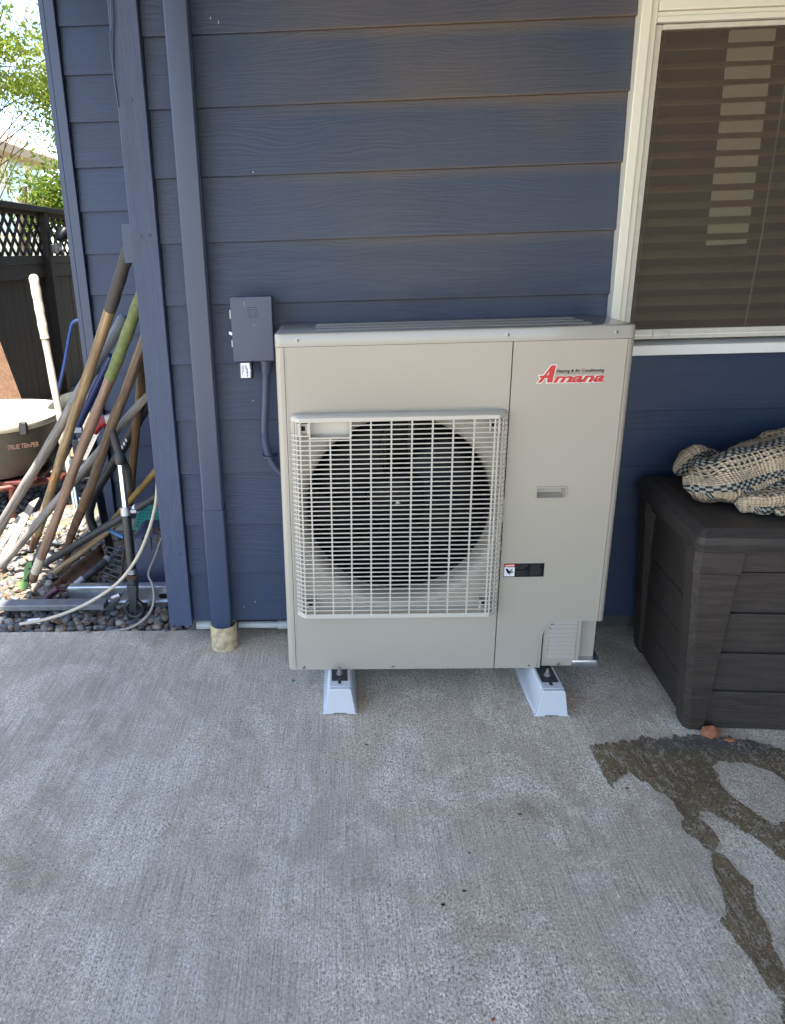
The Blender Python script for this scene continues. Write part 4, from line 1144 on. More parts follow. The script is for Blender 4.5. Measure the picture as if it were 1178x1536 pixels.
def rock(name, loc, size, mat, seed, flat=.8, sub=2):
    bm_ = bmesh.new(); bmesh.ops.create_icosphere(bm_, subdivisions=sub, radius=1)
    for v in bm_.verts:
        d = 1 + .35 * noise.noise(v.co * 1.4 + Vector((seed, seed * 2, 0))) + .15 * noise.noise(v.co * 4 + Vector((seed, 0, 3)))
        v.co = Vector((v.co.x * size[0] * d, v.co.y * size[1] * d, v.co.z * size[2] * d))
    zmin = min(v.co.z for v in bm_.verts)
    for v in bm_.verts: v.co.z = max(v.co.z, zmin * .75)
    zmin = min(v.co.z for v in bm_.verts)
    for v in bm_.verts: v.co.z -= zmin
    me = bpy.data.meshes.new(name); bm_.to_mesh(me); bm_.free(); me.materials.append(mat)
    o = bpy.data.objects.new(name, me); COL.objects.link(o); o.location = loc
    return o
g0 = atZ(1070, 1108, 0)
tag(rock('brick_fragment', (g0.x, g0.y + .012, .001), (.029, .020, .020), M['brick'], 3.3, sub=1), 'broken orange brick chunk lying by the foot of the storage box', 'brick')
g0 = atZ(1095, 1113, 0)
tag(rock('brick_chip', (g0.x, g0.y, .003), (.015, .008, .005), M['brick'], 8.1, sub=2), 'small flat reddish chip beside the broken brick chunk', 'brick chip')
g0 = atZ(440, 1022, 0)
tag(rock('green_scrap', (g0.x, g0.y, .001), (.006, .004, .003), M['teal'], 1.1, sub=1), 'tiny green scrap on the concrete near the heat pump corner', 'debris')
rd = random.Random(12)
spots = [(665, 1358, 'dark', 'larger dark crumb of dirt in the middle of the open concrete'), (697, 1337, 'dark', 'dark crumb of dirt right of the larger crumb in mid patio'),
         (704, 1280, 'dryleaf', 'thin reddish brown twig bit above the dark crumbs'), (550, 1118, 'dryleaf', 'brown leaf scrap just in front of the left mounting rail'),
         (780, 1222, 'dryleaf', 'dark brown scrap between right mounting rail and dark crumbs'), (940, 1183, 'brick', 'orange crumb at the tip of the water stain'),
         (402, 1182, 'brick', 'rusty orange speck on the concrete left of the heat pump'), (740, 1530, 'brick', 'orange speck at the bottom edge of the picture'),
         (1155, 1425, 'brick', 'reddish speck on the lower tail of the water stain')]
for i, (x, y, mt, lb) in enumerate(spots):
    g = atZ(x, y, 0)
    tag(rock('debris_crumb', (g.x, g.y, .001), (rd.uniform(.004, .008), rd.uniform(.002, .004), .0014), M[mt], i * 1.7, sub=1), lb, 'debris')

# ================================================================== gravel stones
stone_me = []
for i in range(7):
    bm_ = bmesh.new(); bmesh.ops.create_uvsphere(bm_, u_segments=8, v_segments=5, radius=1)
    for v in bm_.verts:
        d = 1 + .28 * noise.noise(v.co * 1.1 + Vector((i * 5.1, 2, 0)))
        v.co *= d
    me = bpy.data.meshes.new('stone'); bm_.to_mesh(me); bm_.free(); me.shade_smooth(); me.materials.append(M['stone']); stone_me.append(me)
rs_ = random.Random(21)
placed = []
cnt = 0
for row in range(9):
    y = .098 + row * .030
    x = -1.50
    while x < -.60:
        x += rs_.uniform(.022, .036)
        if x > -.62 and y > .05: break
        if x > -.72 and y > .30: break
        sz = rs_.uniform(.013, .023) * (1 if row < 6 else .85)
        o = bpy.data.objects.new('stone', stone_me[rs_.randrange(7)]); COL.objects.link(o); o.parent = bed
        o.location = (x + rs_.uniform(-.006, .006), y + rs_.uniform(-.010, .012), -.016 + rs_.uniform(-.006, .008) + (.004 if row % 2 else 0))
        o.rotation_euler = (rs_.uniform(-.4, .4), rs_.uniform(-.4, .4), rs_.uniform(0, 6.28))
        o.scale = (sz * rs_.uniform(1, 1.35), sz * rs_.uniform(.75, 1.0), sz * rs_.uniform(.55, .8))
        cnt += 1
        if cnt >= 296: break
    if cnt >= 296: break
def stone_field(name, n_, x0, x1, y0, y1, s0, s1, seed):
    r_ = random.Random(seed); mb = MB()
    for i in range(n_):
        me = stone_me[r_.randrange(7)]
        s_ = r_.uniform(s0, s1)
        x, y = r_.uniform(x0, x1), r_.uniform(y0, y1)
        if x > -.73 and y > .03: continue
        if x > -1.30 and y > 1.15: continue
        mt = Matrix.Translation((x, y, -.02 + r_.uniform(-.005, .01))) @ Matrix.Rotation(r_.uniform(0, 6.28), 4, 'Z') @ Matrix.Diagonal((s_ * 1.2, s_ * .9, s_ * .65, 1))
        mb.add([mt @ v.co for v in me.vertices], [tuple(p.vertices) for p in me.polygons])
    o = mb.build(name, M['stone2'], bed, smooth=60); o['kind'] = 'stuff'
t_ = NT('river_stone_field'); v_ = t_.coords('World', (1, 1, 1), rnd=False)
vo_ = t_.new('ShaderNodeTexVoronoi'); vo_.inputs['Scale'].default_value = 30; t_.link(v_, vo_.inputs['Vector'])
sp_ = t_.new('ShaderNodeSeparateXYZ'); t_.link(vo_.outputs['Color'], sp_.inputs[0])
M['stone2'] = t_.set(t_.ramp(sp_.outputs[0], [(0, (.10, .11, .12)), (.25, (.17, .16, .145)), (.45, (.08, .085, .09)), (.62, (.24, .19, .14)), (.8, (.14, .13, .12)), (.92, (.29, .26, .21))], 'CONSTANT'), .65, 0)
stone_field('stones_beyond', 2600, -2.3, -.72, .33, 2.4, .012, .022, 5)
# litter of dry leaves and bark chips between the stones
mb = MB(); r_ = random.Random(9)
for i in range(700):
    x, y = r_.uniform(-2.2, -.75), r_.uniform(.10, 1.15)
    a = r_.uniform(0, 6.28); l_, w_ = r_.uniform(.008, .028), r_.uniform(.003, .010)
    z = .0 + r_.uniform(-.01, .012); t1, t2 = r_.uniform(-.4, .4), r_.uniform(-.4, .4)
    c_, s_ = math.cos(a), math.sin(a)
    q = []
    for u, v in ((-1, 0), (0, -1), (1, 0), (0, 1)):
        dx, dy = u * l_, v * w_; q.append((x + c_ * dx - s_ * dy, y + s_ * dx + c_ * dy, z + dx * t1 + dy * t2 + (.002 if u else 0)))
    mb.add(q, [(0, 1, 2, 3)])
lt = mb.build('leaf_litter', M['dryleaf'], smooth=0); tag(lt, 'dry brown leaf litter scattered over the gravel', 'leaf litter', kind='stuff')

# ================================================================== garden tools heaped in the recess
def P3(p):
    x, y, d = p
    if d is None: return atZ(x, y, 0)
    return atY(x, y, d)
def line(a, b, t0, t1, n_=8, wob=.0, seed=0):
    out_ = []
    for i in range(n_ + 1):
        t = t0 + (t1 - t0) * i / n_
        q = a.lerp(b, t)
        q = q + Vector((noise.noise(Vector((t * 3, seed, 0))), noise.noise(Vector((t * 3, seed, 9))), 0)) * wob
        out_.append(q)
    return out_
def wooden(part, a, b, t0, t1, r0, r1, mat, parent, seed, round_end=False, wob=.010):
    pts = line(a, b, t0, t1, 12, wob, seed)
    rr = [r0 + (r1 - r0) * i / 12 + .0013 * math.sin(i * 1.9 + seed) for i in range(13)]
    if round_end:
        d = (pts[0] - pts[1]).normalized()
        pts = [pts[0] + d * r0 * .9, pts[0] + d * r0 * .6] + pts; rr = [r0 * .35, r0 * .8] + rr
    # build along local Z so that grain follows the shaft
    base = pts[-1]; ax = (pts[0] - base).normalized()
    rot = ax.to_track_quat('Z', 'Y')
    inv = rot.inverted()
    mb = MB().tube([inv @ (p - base) for p in pts], rr, 14)
    me = mb.mesh(part, mat)
    o = bpy.data.objects.new(part, me); COL.objects.link(o); o.parent = parent
    o.location = base - BASE[parent.name]; o.rotation_mode = 'QUATERNION'; o.rotation_quaternion = rot
    return o
# A: split tan handle with dark grip
a, b = P3((200, 352, .12)), P3((48, 824, None))
tA = thing('garden_tool', b, 'long tan wooden tool handle with dark grip and a split near the bottom', 'garden tool')
wooden('grip', a, b, 0, .17, .0205, .0215, M['grip'], tA, 1)
wooden('shaft', a, b, .1705, .925, .0190, .0205, M['wtan'], tA, 1)
wooden('socket', a, b, .9255, 1.0, .0215, .013, M['rust'], tA, 1)
sp0 = a.lerp(b, .64) + Vector((.004, -.020, .004)); sp1 = a.lerp(b, .77) + Vector((.004, -.019, .004))
MB().tube(line(sp0, sp1, 0, 1, 8, .004, 4), [.001, .004, .006, .007, .0065, .006, .005, .003, .001], 8).build('split', M['split'], tA)
# B: grey weathered handle with foam end
a, b = P3((184, 480, .36)), P3((-6, 808, 1.05))
b = Vector((b.x, b.y, max(b.z, .02)))
tB = thing('garden_tool', b, 'grey weathered pole with a rounded grey foam end pointing up', 'garden tool')
wooden('foam_grip', a, b, 0, .30, .0205, .0225, M['foam'], tB, 2, True)
wooden('shaft', a, b, .3005, 1.06, .0210, .0240, M['wgrey'], tB, 2)
# C: pinkish handle with green grip
a, b = P3((216, 432, .11)), P3((44, 884, None))
tC = thing('garden_tool', b, 'pinkish brown wooden handle with a mossy green upper grip', 'garden tool')
wooden('grip', a, b, 0, .245, .0200, .0205, M['green'], tC, 3)
wooden('shaft', a, b, .2455, .96, .0185, .0185, M['wpink'], tC, 3)
wooden('paper_label', a, b, .865, .925, .0192, .0192, M['cable'], tC, 3)
# D: dark weathered handle with curved steel shank
a, b = P3((220, 500, .10)), P3((124, 762, .52))
tip = P3((99, 845, None))
tD = thing('garden_tool', tip, 'dark cracked wooden handle ending in a curved rusty steel shank', 'garden tool')
wooden('shaft', a, b, 0, .93, .0175, .0190, M['wdark'], tD, 4)
wooden('ferrule', a, b, .86, 1.0, .0205, .0205, M['wbrown'], tD, 4)
MB().tube(spline([b + (a - b) * .02, P3((112, 790, .58)), P3((104, 812, .64)), P3((101, 835, .69)), tip + Vector((0, 0, -.01))], 6), [.0205] * 6 + [.019] * 6 + [.0175] * 6 + [.015] * 6 + [.009], 12, squash=.8).build('shank', M['rust'], tD)
# E: slim brown handle standing nearly upright
a, b = P3((215, 515, .16)), P3((190, 812, None))
tE = thing('garden_tool', b, 'slim varnished brown handle standing almost upright beside the corner board', 'garden tool')
wooden('shaft', a, b, 0, 1, .0150, .0190, M['wbrown'], tE, 5)
# F: pale grey pole lying diagonally
a, b = P3((226, 588, .30)), P3((-14, 866, .70))
tF = thing('garden_pole', b, 'pale grey weathered pole slanting low across behind the other handles', 'pole')
wooden('shaft', a, b, 0, 1.0, .0150, .0185, M['wgrey'], tF, 6)
# G: black bent tube
gp = spline([P3((226, 598, .38)), P3((202, 641, .46)), P3((172, 693, .56)), P3((147, 732, .64)), P3((137, 757, .68)), P3((135, 775, .70)), P3((142, 796, .70))], 8)
tG = thing('bent_tube', gp[-1], 'black bent tube with worn white lettering leaning among the handles', 'tube')
MB().tube(gp, .0190, 14).build('tube', M['black'], tG)
mb = MB()
for i in range(7):
    q = P3((182 + 3.0 * i, 672 - 5.4 * i, .46)); mb.box(q.x - .003, q.x + .004, q.y + .01, q.y + .012, q.z - .006, q.z + .006)
mb.build('worn_lettering', M['label_white'], tG)['kind'] = 'stuff'
# blue tube
a, b = P3((168, 534, .66)), P3((88, 700, .95))
tH = thing('blue_tube', b, 'blue painted metal tube showing between the tan and pinkish handles', 'tube')
MB().tube([a, b], .0165, 12).build('tube', M['blue'], tH)
# mustard bar
a, b = P3((243, 696, .22)), P3((160, 792, .62))
tI = thing('mustard_rod', b, 'speckled mustard yellow rod low beside the corner board', 'rod')
MB().tube(line(a, b, 0, 1), .0125, 10).build('rod', M['mustard'], tI)
# black long tube on the ground
a, b = P3((246, 738, .26)), P3((66, 846, .72))
tJ = thing('black_tube', b, 'long black tube lying low across the gravel behind the scooter', 'tube')
MB().tube(line(a, b, 0, 1), .0155, 12).build('tube', M['darksteel'], tJ)
MB().tube([a.lerp(b, .185), a.lerp(b, .20)], .0175, 12).build('collar', M['label_white'], tJ)
# brown timber below it
a, b = P3((190, 775, .55)), P3((70, 868, .66))
tK2 = thing('brown_handle', b, 'worn yellow brown handle lying just under the long black tube', 'handle')
wooden('shaft', a, b, 0, 1, .0120, .0150, M['wtan'], tK2, 8)
# K: pale handle standing in the sun
a, b = P3((51, 418, 1.36)), P3((104, 700, 1.36))
tK = thing('pale_handle', P3((104, 700, 1.36)), 'sunlit pale bleached handle standing in front of the dark fence', 'handle')
wooden('grip', a, b, 0, .30, .0235, .0220, M['wpale'], tK, 9, True, wob=.003)
wooden('shaft', a, b, .301, 1.25, .0185, .0170, M['wpale'], tK, 9, wob=.003)
# pale planks in the sun at the far left
for i, (p, q, lb) in enumerate((((52, 752, .95), (-12, 872, .66), 'sunlit pale plank lying in front of the tub at the picture edge'), ((36, 770, 1.0), (-20, 850, .75), 'sunlit yellowish plank behind the pale plank at the picture edge'))):
    a, b = P3(p), P3(q)
    t = thing('plank', b, lb, 'plank')
    d = (b - a); sd_ = Vector((.019, .02, .008))
    up_ = Vector((0, -.004, .008))
    MB().hexa([a - sd_, a + sd_, b + sd_, b - sd_], [a - sd_ + up_, a + sd_ + up_, b + sd_ + up_, b - sd_ + up_]).build('board', M['wpale'], t, bevel=.002)

# ------------------------------------------------------------------ kick scooter
sc = thing('kick_scooter', atY(202, 930, .2), 'black folded kick scooter with a small black front wheel on the stones', 'scooter')
wc_ = atY(202, 913, .205); wc_.z = max(wc_.z, .022)
wr = .043
wob = MB().tube([(wc_.x + (wr - .010) * math.cos(2 * math.pi * i / 28), wc_.y, wc_.z + (wr - .010) * math.sin(2 * math.pi * i / 28)) for i in range(28)], .0105, 10, closed=True).build('wheel', M['black'], sc)
rim = MB().lathe([(.0095, -.010), (.0095, .010)], tuple(wc_), 'y', 14, close=True)
rim.build('hub', M['darksteel'], wob)
for i in range(8):
    a_ = 2 * math.pi * i / 8
    MB().tube([(wc_.x + .008 * math.cos(a_), wc_.y, wc_.z + .008 * math.sin(a_)), (wc_.x + .027 * math.cos(a_ + .35), wc_.y, wc_.z + .027 * math.sin(a_ + .35))], .003, 6).build('spoke', M['black'], wob)
MB().lathe([(.0001, -.016), (.0055, -.0155), (.0055, -.011)], tuple(wc_), 'y', 10).build('axle_bolt', M['rust'], wob)
s0, s1 = atY(200, 872, .215), atY(189, 766, .245)
fk0 = atY(201, 893, .208)
fk = MB()
f0 = atY(200, 880, .20)
for dy in (-.017, .012):
    fk.hexa([(wc_.x - .011, wc_.y + dy, wc_.z - .006), (wc_.x + .011, wc_.y + dy, wc_.z - .006), (wc_.x + .011, wc_.y + dy + .005, wc_.z - .006), (wc_.x - .011, wc_.y + dy + .005, wc_.z - .006)], [(f0.x - .019, f0.y + dy, f0.z), (f0.x + .017, f0.y + dy, f0.z), (f0.x + .017, f0.y + dy + .005, f0.z), (f0.x - .019, f0.y + dy + .005, f0.z)])
fk.box(f0.x - .0195, f0.x + .0175, f0.y - .018, f0.y + .018, f0.z + .0003, f0.z + .012)
fk.build('fork', M['darksteel'], sc, bevel=.002)
MB().tube([atY(200, 880, .207), atY(198.5, 862, .210)], .0195, 14).build('head_tube', M['darksteel'], sc)
MB().tube([atY(198.8, 866, .209), atY(198.3, 861, .210)], .0225, 14).build('headset_ring', M['rust'], sc)
MB().tube([atY(198.2, 860, .210), atY(197.8, 853, .212)], .0200, 14).build('headset_cup', M['steel'], sc)
MB().tube([atY(197.8, 853, .212), s1], .0165, 14).build('stem', M['black'], sc)
MB().tube([s1 + (s0 - s1) * .06, s1 - (s0 - s1) * .05], .0205, 14).build('clamp', M['steel'], sc)
MB().box(s1.x + .012, s1.x + .042, s1.y - .008, s1.y + .004, s1.z - .010, s1.z + .006).build('clamp_lever', M['steel'], sc, bevel=.003)
s2 = atY(181, 697, .262)
MB().tube([s1, s2], .0118, 12).build('extension_tube', M['chrome'], sc)
s3 = atY(180, 684, .265)
MB().tube([s2, atY(180.5, 691, .264), s3, atY(179, 676, .268)], [.016, .021, .022, .016], 12).build('handlebar_joint', M['black'], sc)
MB().tube([s3, atY(174, 665, .28), atY(167, 640, .30)], [.013, .0145, .013], 12).build('handlebar_grip', M['grip'], sc)
MB().tube([atY(184, 688, .28), atY(192, 705, .30), atY(195, 735, .31)], [.013, .014, .013], 12).build('handlebar_grip', M['grip'], sc)
dk = MB()
d0, d1 = atY(158, 903, .235), atY(-20, 905, .235)
dk.box(d1.x, d0.x, .215, .275, .022, .046)
dk.build('deck', M['deckgrey'], sc, bevel=.004)
MB().hexa([(d0.x - .005, .20, .026), (d0.x + .035, .20, .026), (d0.x + .035, .27, .026), (d0.x - .005, .27, .026)], [(f0.x - .055, .200, .085), (f0.x - .022, .200, .125), (f0.x - .022, .23, .125), (f0.x - .055, .23, .085)]).build('folding_bracket', M['black'], sc, bevel=.002)
MB().tube([(f0.x - .085, .196, .082), (f0.x - .050, .190, .098)], [.008, .010], 10, squash=.6).build('quick_release', M['steel'], sc)
wb_ = atY(2, 925, .225)
MB().tube([(wb_.x + .032 * math.cos(2 * math.pi * i / 20), .225, .005 + .032 * math.sin(2 * math.pi * i / 20)) for i in range(20)], .0105, 8, closed=True).build('wheel', M['black'], sc)

# galvanised channel behind it
gc = thing('metal_channel', (-1.0, .35, 0), 'galvanised steel channel with a slotted end lying on the stones', 'metal channel')
c0, c1 = atY(103, 884, .34), atY(262, 880, .34)
for dy, x0_, x1_ in ((0, c0.x, c1.x),):
    MB().box(x0_, x1_, .336, .340, .0, .066).build('web', M['galv'], gc, bevel=.001)
    MB().box(x0_, x1_, .3402, .375, .0625, .066).build('flange', M['galv'], gc, bevel=.001)
    MB().box(x0_, x1_, .326, .3358, -.002, .0015).build('flange', M['galv'], gc, bevel=.001)
    MB().box(x0_, x1_, .3315, .3358, .055, .0655).build('rolled_edge', M['galv'], gc, bevel=.0015)
so_ = atY(246, 894, .335)
sp_ = []
for i in range(9): sp_.append((so_.x - .010 + .010 * math.cos(R(90 + 22.5 * i)), so_.z + .010 * math.sin(R(90 + 22.5 * i))))
for i in range(9): sp_.append((so_.x + .02 + .010 * math.cos(R(-90 + 22.5 * i)), so_.z + .010 * math.sin(R(-90 + 22.5 * i))))
MB().prism(sp_, 'y', .3352, .3358).build('slot', M['text_black'], gc)
# second stem with clamps
a, b = P3((112, 880, .40)), P3((170, 832, .55))
st = thing('scooter_stem', a, 'loose black and chrome scooter stem lying behind the metal channel', 'scooter stem')
MB().tube([a.lerp(b, .22), a.lerp(b, .80)], .0155, 12).build('tube', M['darksteel'], st)
MB().tube([a.lerp(b, .02), a.lerp(b, .22)], .0185, 12).build('clamp', M['steel'], st)
MB().tube([a.lerp(b, .80), a.lerp(b, .88)], .0185, 12).build('clamp', M['steel'], st)
MB().tube([a.lerp(b, .88), a.lerp(b, 1.25)], .0085, 10).build('inner_tube', M['chrome'], st)
a, b = P3((100, 884, .38)), P3((66, 904, .34))
mh = thing('maroon_grip', b, 'dark maroon rounded grip lying at the end of the metal channel', 'grip')
MB().tube(spline([a, P3((86, 884, .37)), P3((74, 892, .36)), b], 5), [.010] * 5 + [.016] * 5 + [.017] * 5 + [.010], 12).build('grip', M['maroon'], mh)
# shovel blade
bl = thing('shovel_blade', P3((90, 885, .5)), 'rusty brown curved shovel blade lying on the stones', 'shovel')
cs_ = [P3((76, 884, .48)), P3((150, 812, .66)), P3((152, 838, .60)), P3((100, 892, .42))]
vs = []
for i in range(9):
    for j in range(9):
        u, v = i / 8, j / 8
        p = cs_[0].lerp(cs_[1], u).lerp(cs_[3].lerp(cs_[2], u), v)
        p = p + Vector((.0, .055 * (math.sin(v * math.pi)) * (1 - .3 * u), -.03 * math.sin(v * math.pi))) + Vector((0, 0, .012 * math.sin(u * 5)))
        vs.append(p)
o = MB().add(vs, [(i * 9 + j, i * 9 + j + 1, (i + 1) * 9 + j + 1, (i + 1) * 9 + j) for i in range(8) for j in range(8)]).build('blade', M['rust'], bl, smooth=60)
so = o.modifiers.new('thickness', 'SOLIDIFY'); so.thickness = .004
# rake grid
rk = thing('metal_grate', P3((170, 850, .5)), 'dark slotted metal grate leaning behind the scooter wheel', 'grate')
q = [P3((162, 820, .58)), P3((186, 826, .56)), P3((180, 886, .44)), P3((148, 872, .46))]
MB().tube([q[0], q[3]], .006, 8).build('rail', M['rust'], rk); MB().tube([q[1], q[2]], .006, 8).build('rail', M['rust'], rk)
for i in range(8):
    t = i / 7
    MB().tube([q[0].lerp(q[3], t), q[1].lerp(q[2], t)], .0048, 6).build('rung', M['darksteel'], rk)
# pruning saw
sw = thing('pruning_saw', P3((38, 880, None)), 'pruning saw with lime green handle and black blade standing in the stones', 'saw')
h0, h1 = P3((47, 842, .46)), P3((33, 886, .40))
hd = [(-.014, 0), (.002, .006), (.016, .0), (.018, .03), (.012, .05), (.020, .08), (.014, .108), (-.004, .112), (-.012, .085), (-.004, .05), (-.016, .03)]
ax = (h0 - h1); L_ = ax.length; ax.normalize(); sdv = ax.cross(Vector((0, 1, 0))).normalized()
pl_ = [h1 + sdv * x + ax * (z / .112 * L_) for x, z in hd]
MB().add(pl_ + [p + Vector((0, .014, 0)) for p in pl_], [tuple(range(11)), tuple(range(21, 10, -1))] + [(i, i + 11, (i + 1) % 11 + 11, (i + 1) % 11) for i in range(11)]).build('handle', M['lime'], sw, bevel=.002)
for t in (.35, .75):
    q_ = h1 + ax * (L_ * t); MB().lathe([(.0001, -.003), (.0055, -.002), (.0055, .002)], (q_.x + .002, q_.y - .001, q_.z), 'y', 10).build('rivet', M['black'], sw)
w0_, w1_ = P3((36, 884, .43)), P3((62, 812, .50))
MB().hexa([w0_ + Vector((-.014, 0, 0)), w0_ + Vector((.010, 0, 0)), w0_ + Vector((.010, .003, 0)), w0_ + Vector((-.014, .003, 0))], [w1_ + Vector((-.006, 0, 0)), w1_ + Vector((.004, 0, 0)), w1_ + Vector((.004, .003, 0)), w1_ + Vector((-.006, .003, 0))]).build('blade', M['black'], sw)
# teal perforated tray and navy tub behind the corner board
tt = thing('perforated_tray', P3((222, 800, .58)), 'teal green perforated plastic tray tilted behind the corner board', 'tray')
q = [P3((199, 792, .60)), P3((209, 758, .72)), P3((262, 754, .72)), P3((262, 805, .56))]
MB().hexa([p - Vector((0, 0, .006)) for p in q], q).build('tray', M['teal'], tt, bevel=.002)
mb = MB()
for i in range(9):
    for j in range(6):
        u, v = .10 + .095 * i, .14 + .13 * j
        p = q[0].lerp(q[3], u).lerp(q[1].lerp(q[2], u), v); mb.box(p.x - .0035, p.x + .0035, p.y - .005, p.y + .005, p.z + .0002, p.z + .0016)
mb.build('perforation', M['text_black'], tt)['kind'] = 'stuff'
nt = thing('navy_tub', P3((225, 880, None)), 'dark navy plastic tub standing on the stones behind the corner board', 'tub')
q = P3((206, 800, .60)); q2 = P3((205, 884, .50))
MB().add([(q2.x, .50, -.02), (-.715, .50, -.02), (-.715, .80, -.02), (q2.x, .80, -.02), (q.x + .005, .52, .205), (-.715, .52, .205), (-.715, .83, .225), (q.x + .005, .83, .225), (q.x + .03, .60, .24), (-.715, .60, .24)],
         [(0, 1, 5, 4), (3, 0, 4, 7), (4, 5, 9, 8), (8, 9, 6, 7), (4, 8, 7), (2, 3, 7, 6), (0, 3, 2, 1)]).build('body', M['tubnavy'], nt, bevel=.012)
for xx in (.04, .075):
    MB().box(q.x + xx, q.x + xx + .004, .512, .522, .15, .205).build('rib', M['tubnavy'], nt)
# twine tuft
tw = thing('twine_tuft', P3((238, 812, .42)), 'small tangle of brown twine hanging beside the corner board', 'twine')
r_ = random.Random(31)
for i in range(7):
    p = P3((238, 800, .42)); pts = [p + Vector((r_.uniform(-.025, .03), r_.uniform(-.02, .02), r_.uniform(-.05, .03))) for _ in range(4)]
    MB().tube(spline(pts, 4), .0018, 5).build('strand', M['wbrown'], tw)
# cables
cb1 = thing('cream_cable', P3((35, 937, None)), 'cream cable looping down from the corner board across the scooter deck', 'cable')
MB().tube(spline([P3((236, 700, .09)), P3((236, 735, .10)), P3((232, 765, .12)), P3((222, 800, .14)), P3((205, 838, .155)), P3((178, 873, .165)), P3((140, 900, .165)), P3((100, 919, .15)), P3((60, 931, .135)), P3((30, 936, .13))], 8), .0062, 10).build('cable', M['cable'], cb1)
cb2 = thing('grey_cable', P3((190, 945, None)), 'thin grey brown cable lying along the edge of the stones', 'cable')
MB().tube(spline([P3((243, 806, .36)), P3((234, 832, .30)), P3((223, 860, .24)), P3((229, 877, .20)), P3((231, 900, .16)), P3((224, 920, .13)), P3((205, 937, .105)), P3((180, 945, .098)), P3((140, 949, .095)), P3((80, 951, .088)), P3((20, 951, .085)), P3((-20, 951, .085))], 8), .0048, 8).build('cable', M['cable2'], cb2)
# bits of plastic
for px_, lb in (((142, 920), 'crumpled clear plastic scrap on the stones under the scooter deck'),):
    g = P3((px_[0], px_[1], .17)); vs = []
    for i in range(7):
        for j in range(5):
            vs.append((g.x - .05 + .10 * i / 6, g.y - .02 + .05 * j / 4, .006 + .014 * noise.noise(Vector((i * .9, j * .9, 4)))))
    tag(MB().add(vs, [(i * 5 + j, i * 5 + j + 1, (i + 1) * 5 + j + 1, (i + 1) * 5 + j) for i in range(6) for j in range(4)]).build('plastic_scrap', M['wrap'], smooth=60), lb, 'plastic scrap')
g = P3((48, 924, .15))
tag(MB().add([(g.x - .03, g.y, .006), (g.x + .03, g.y - .005, .004), (g.x + .02, g.y + .02, .016), (g.x - .025, g.y + .02, .012)], [(0, 1, 2), (0, 2, 3)]).build('paper_scrap', M['label_white'], smooth=0), 'torn white scrap on the stones at the left edge', 'paper scrap')
# light blue tube end
a, b = P3((162, 794, .50)), P3((186, 806, .47))
tag(MB().tube([a, b], .0085, 10).build('blue_stub', M['blue2']), 'light blue plastic tube end poking out behind the scooter stem', 'tube')
# red clamp and power tool body
rc = thing('red_clamp', P3((158, 640, .75)), 'red plastic clamp handle showing between the wooden handles', 'clamp')
MB().tube(spline([P3((142, 648, .75)), P3((153, 634, .74)), P3((165, 628, .74)), P3((178, 618, .74))], 5), [.016] * 5 + [.024] * 5 + [.020] * 5 + [.012], 12).build('handle', M['red'], rc)
MB().tube([P3((164, 622, .72)), P3((167, 634, .72))], .022, 12).build('collar', M['pvc'], rc)
pt = thing('power_tool', P3((140, 780, .8)), 'black and grey power tool body standing behind the wooden handles', 'power tool')
q = P3((112, 660, .86)); q2 = P3((165, 775, .80))
MB().hexa([(q.x + .10, .80, .02), (q2.x - .03, .80, .0), (q2.x - .03, .90, .0), (q.x + .10, .90, .02)], [(q.x + .06, .82, .50), (q2.x - .06, .82, .44), (q2.x - .06, .90, .44), (q.x + .06, .90, .50)]).build('body', M['black'], pt, bevel=.015)
MB().box(q.x - .01, q.x + .09, .84, .90, .40, .55).build('motor_cover', M['darksteel'], pt, bevel=.01)
a, b = P3((152, 640, .80)), P3((128, 690, .80))
MB().hexa([a + Vector((-.02, 0, 0)), a + Vector((.004, 0, 0)), a + Vector((.004, .01, 0)), a + Vector((-.02, .01, 0))], [b + Vector((-.02, 0, 0)), b + Vector((.004, 0, 0)), b + Vector((.004, .01, 0)), b + Vector((-.02, .01, 0))]).build('guide_plate', M['galv'], pt)
for i in range(3):
    p = P3((117 + 4 * i, 645 + 8 * i, .82)); MB().box(p.x - .02, p.x + .02, .815, .835, p.z - .012, p.z + .012).build('panel', M['pvc' if i != 1 else 'darksteel'], pt, bevel=.003)
a, b = P3((106, 690, .78)), P3((117, 762, .70))
gb = thing('grey_rod', b, 'slim grey metal rod standing between the pinkish and dark handles', 'rod')
MB().tube([a, a.lerp(b, .7)], .0085, 8).build('rod', M['pvc'], gb); MB().tube([a.lerp(b, .55), b], .0115, 8).build('sleeve', M['galv'], gb)
# ------------------------------------------------------------------ tub on red frame
ut = thing('utility_tub', (-2.13, 1.7, 0), 'olive brown tub with a sunlit cream lid on a red metal frame', 'tub')
def sup(cx, cy, a_, b_, z, n_=48, e=2.6):
    o_ = []
    for i in range(n_):
        t = 2 * math.pi * i / n_; c_, s_ = math.cos(t), math.sin(t)
        o_.append((cx + a_ * math.copysign(abs(c_) ** (2 / e), c_), cy + b_ * math.copysign(abs(s_) ** (2 / e), s_), z))
    return o_
def loft(rings, cap0=True, cap1=True):
    n_ = len(rings[0]); vs = [p for r in rings for p in r]
    fs = [(i * n_ + j, i * n_ + (j + 1) % n_, (i + 1) * n_ + (j + 1) % n_, (i + 1) * n_ + j) for i in range(len(rings) - 1) for j in range(n_)]
    if cap0: fs.append(tuple(range(n_)))
    if cap1: fs.append(tuple(range((len(rings) - 1) * n_, len(rings) * n_)))
    return MB().add(vs, fs)
TX, TY, tk = -2.134, 1.698, 1.15
def tz(z): return 1.3 - (1.3 - z) * tk
def ts(a_, b_, z): return sup(TX, TY, a_ * tk, b_ * tk, tz(z))
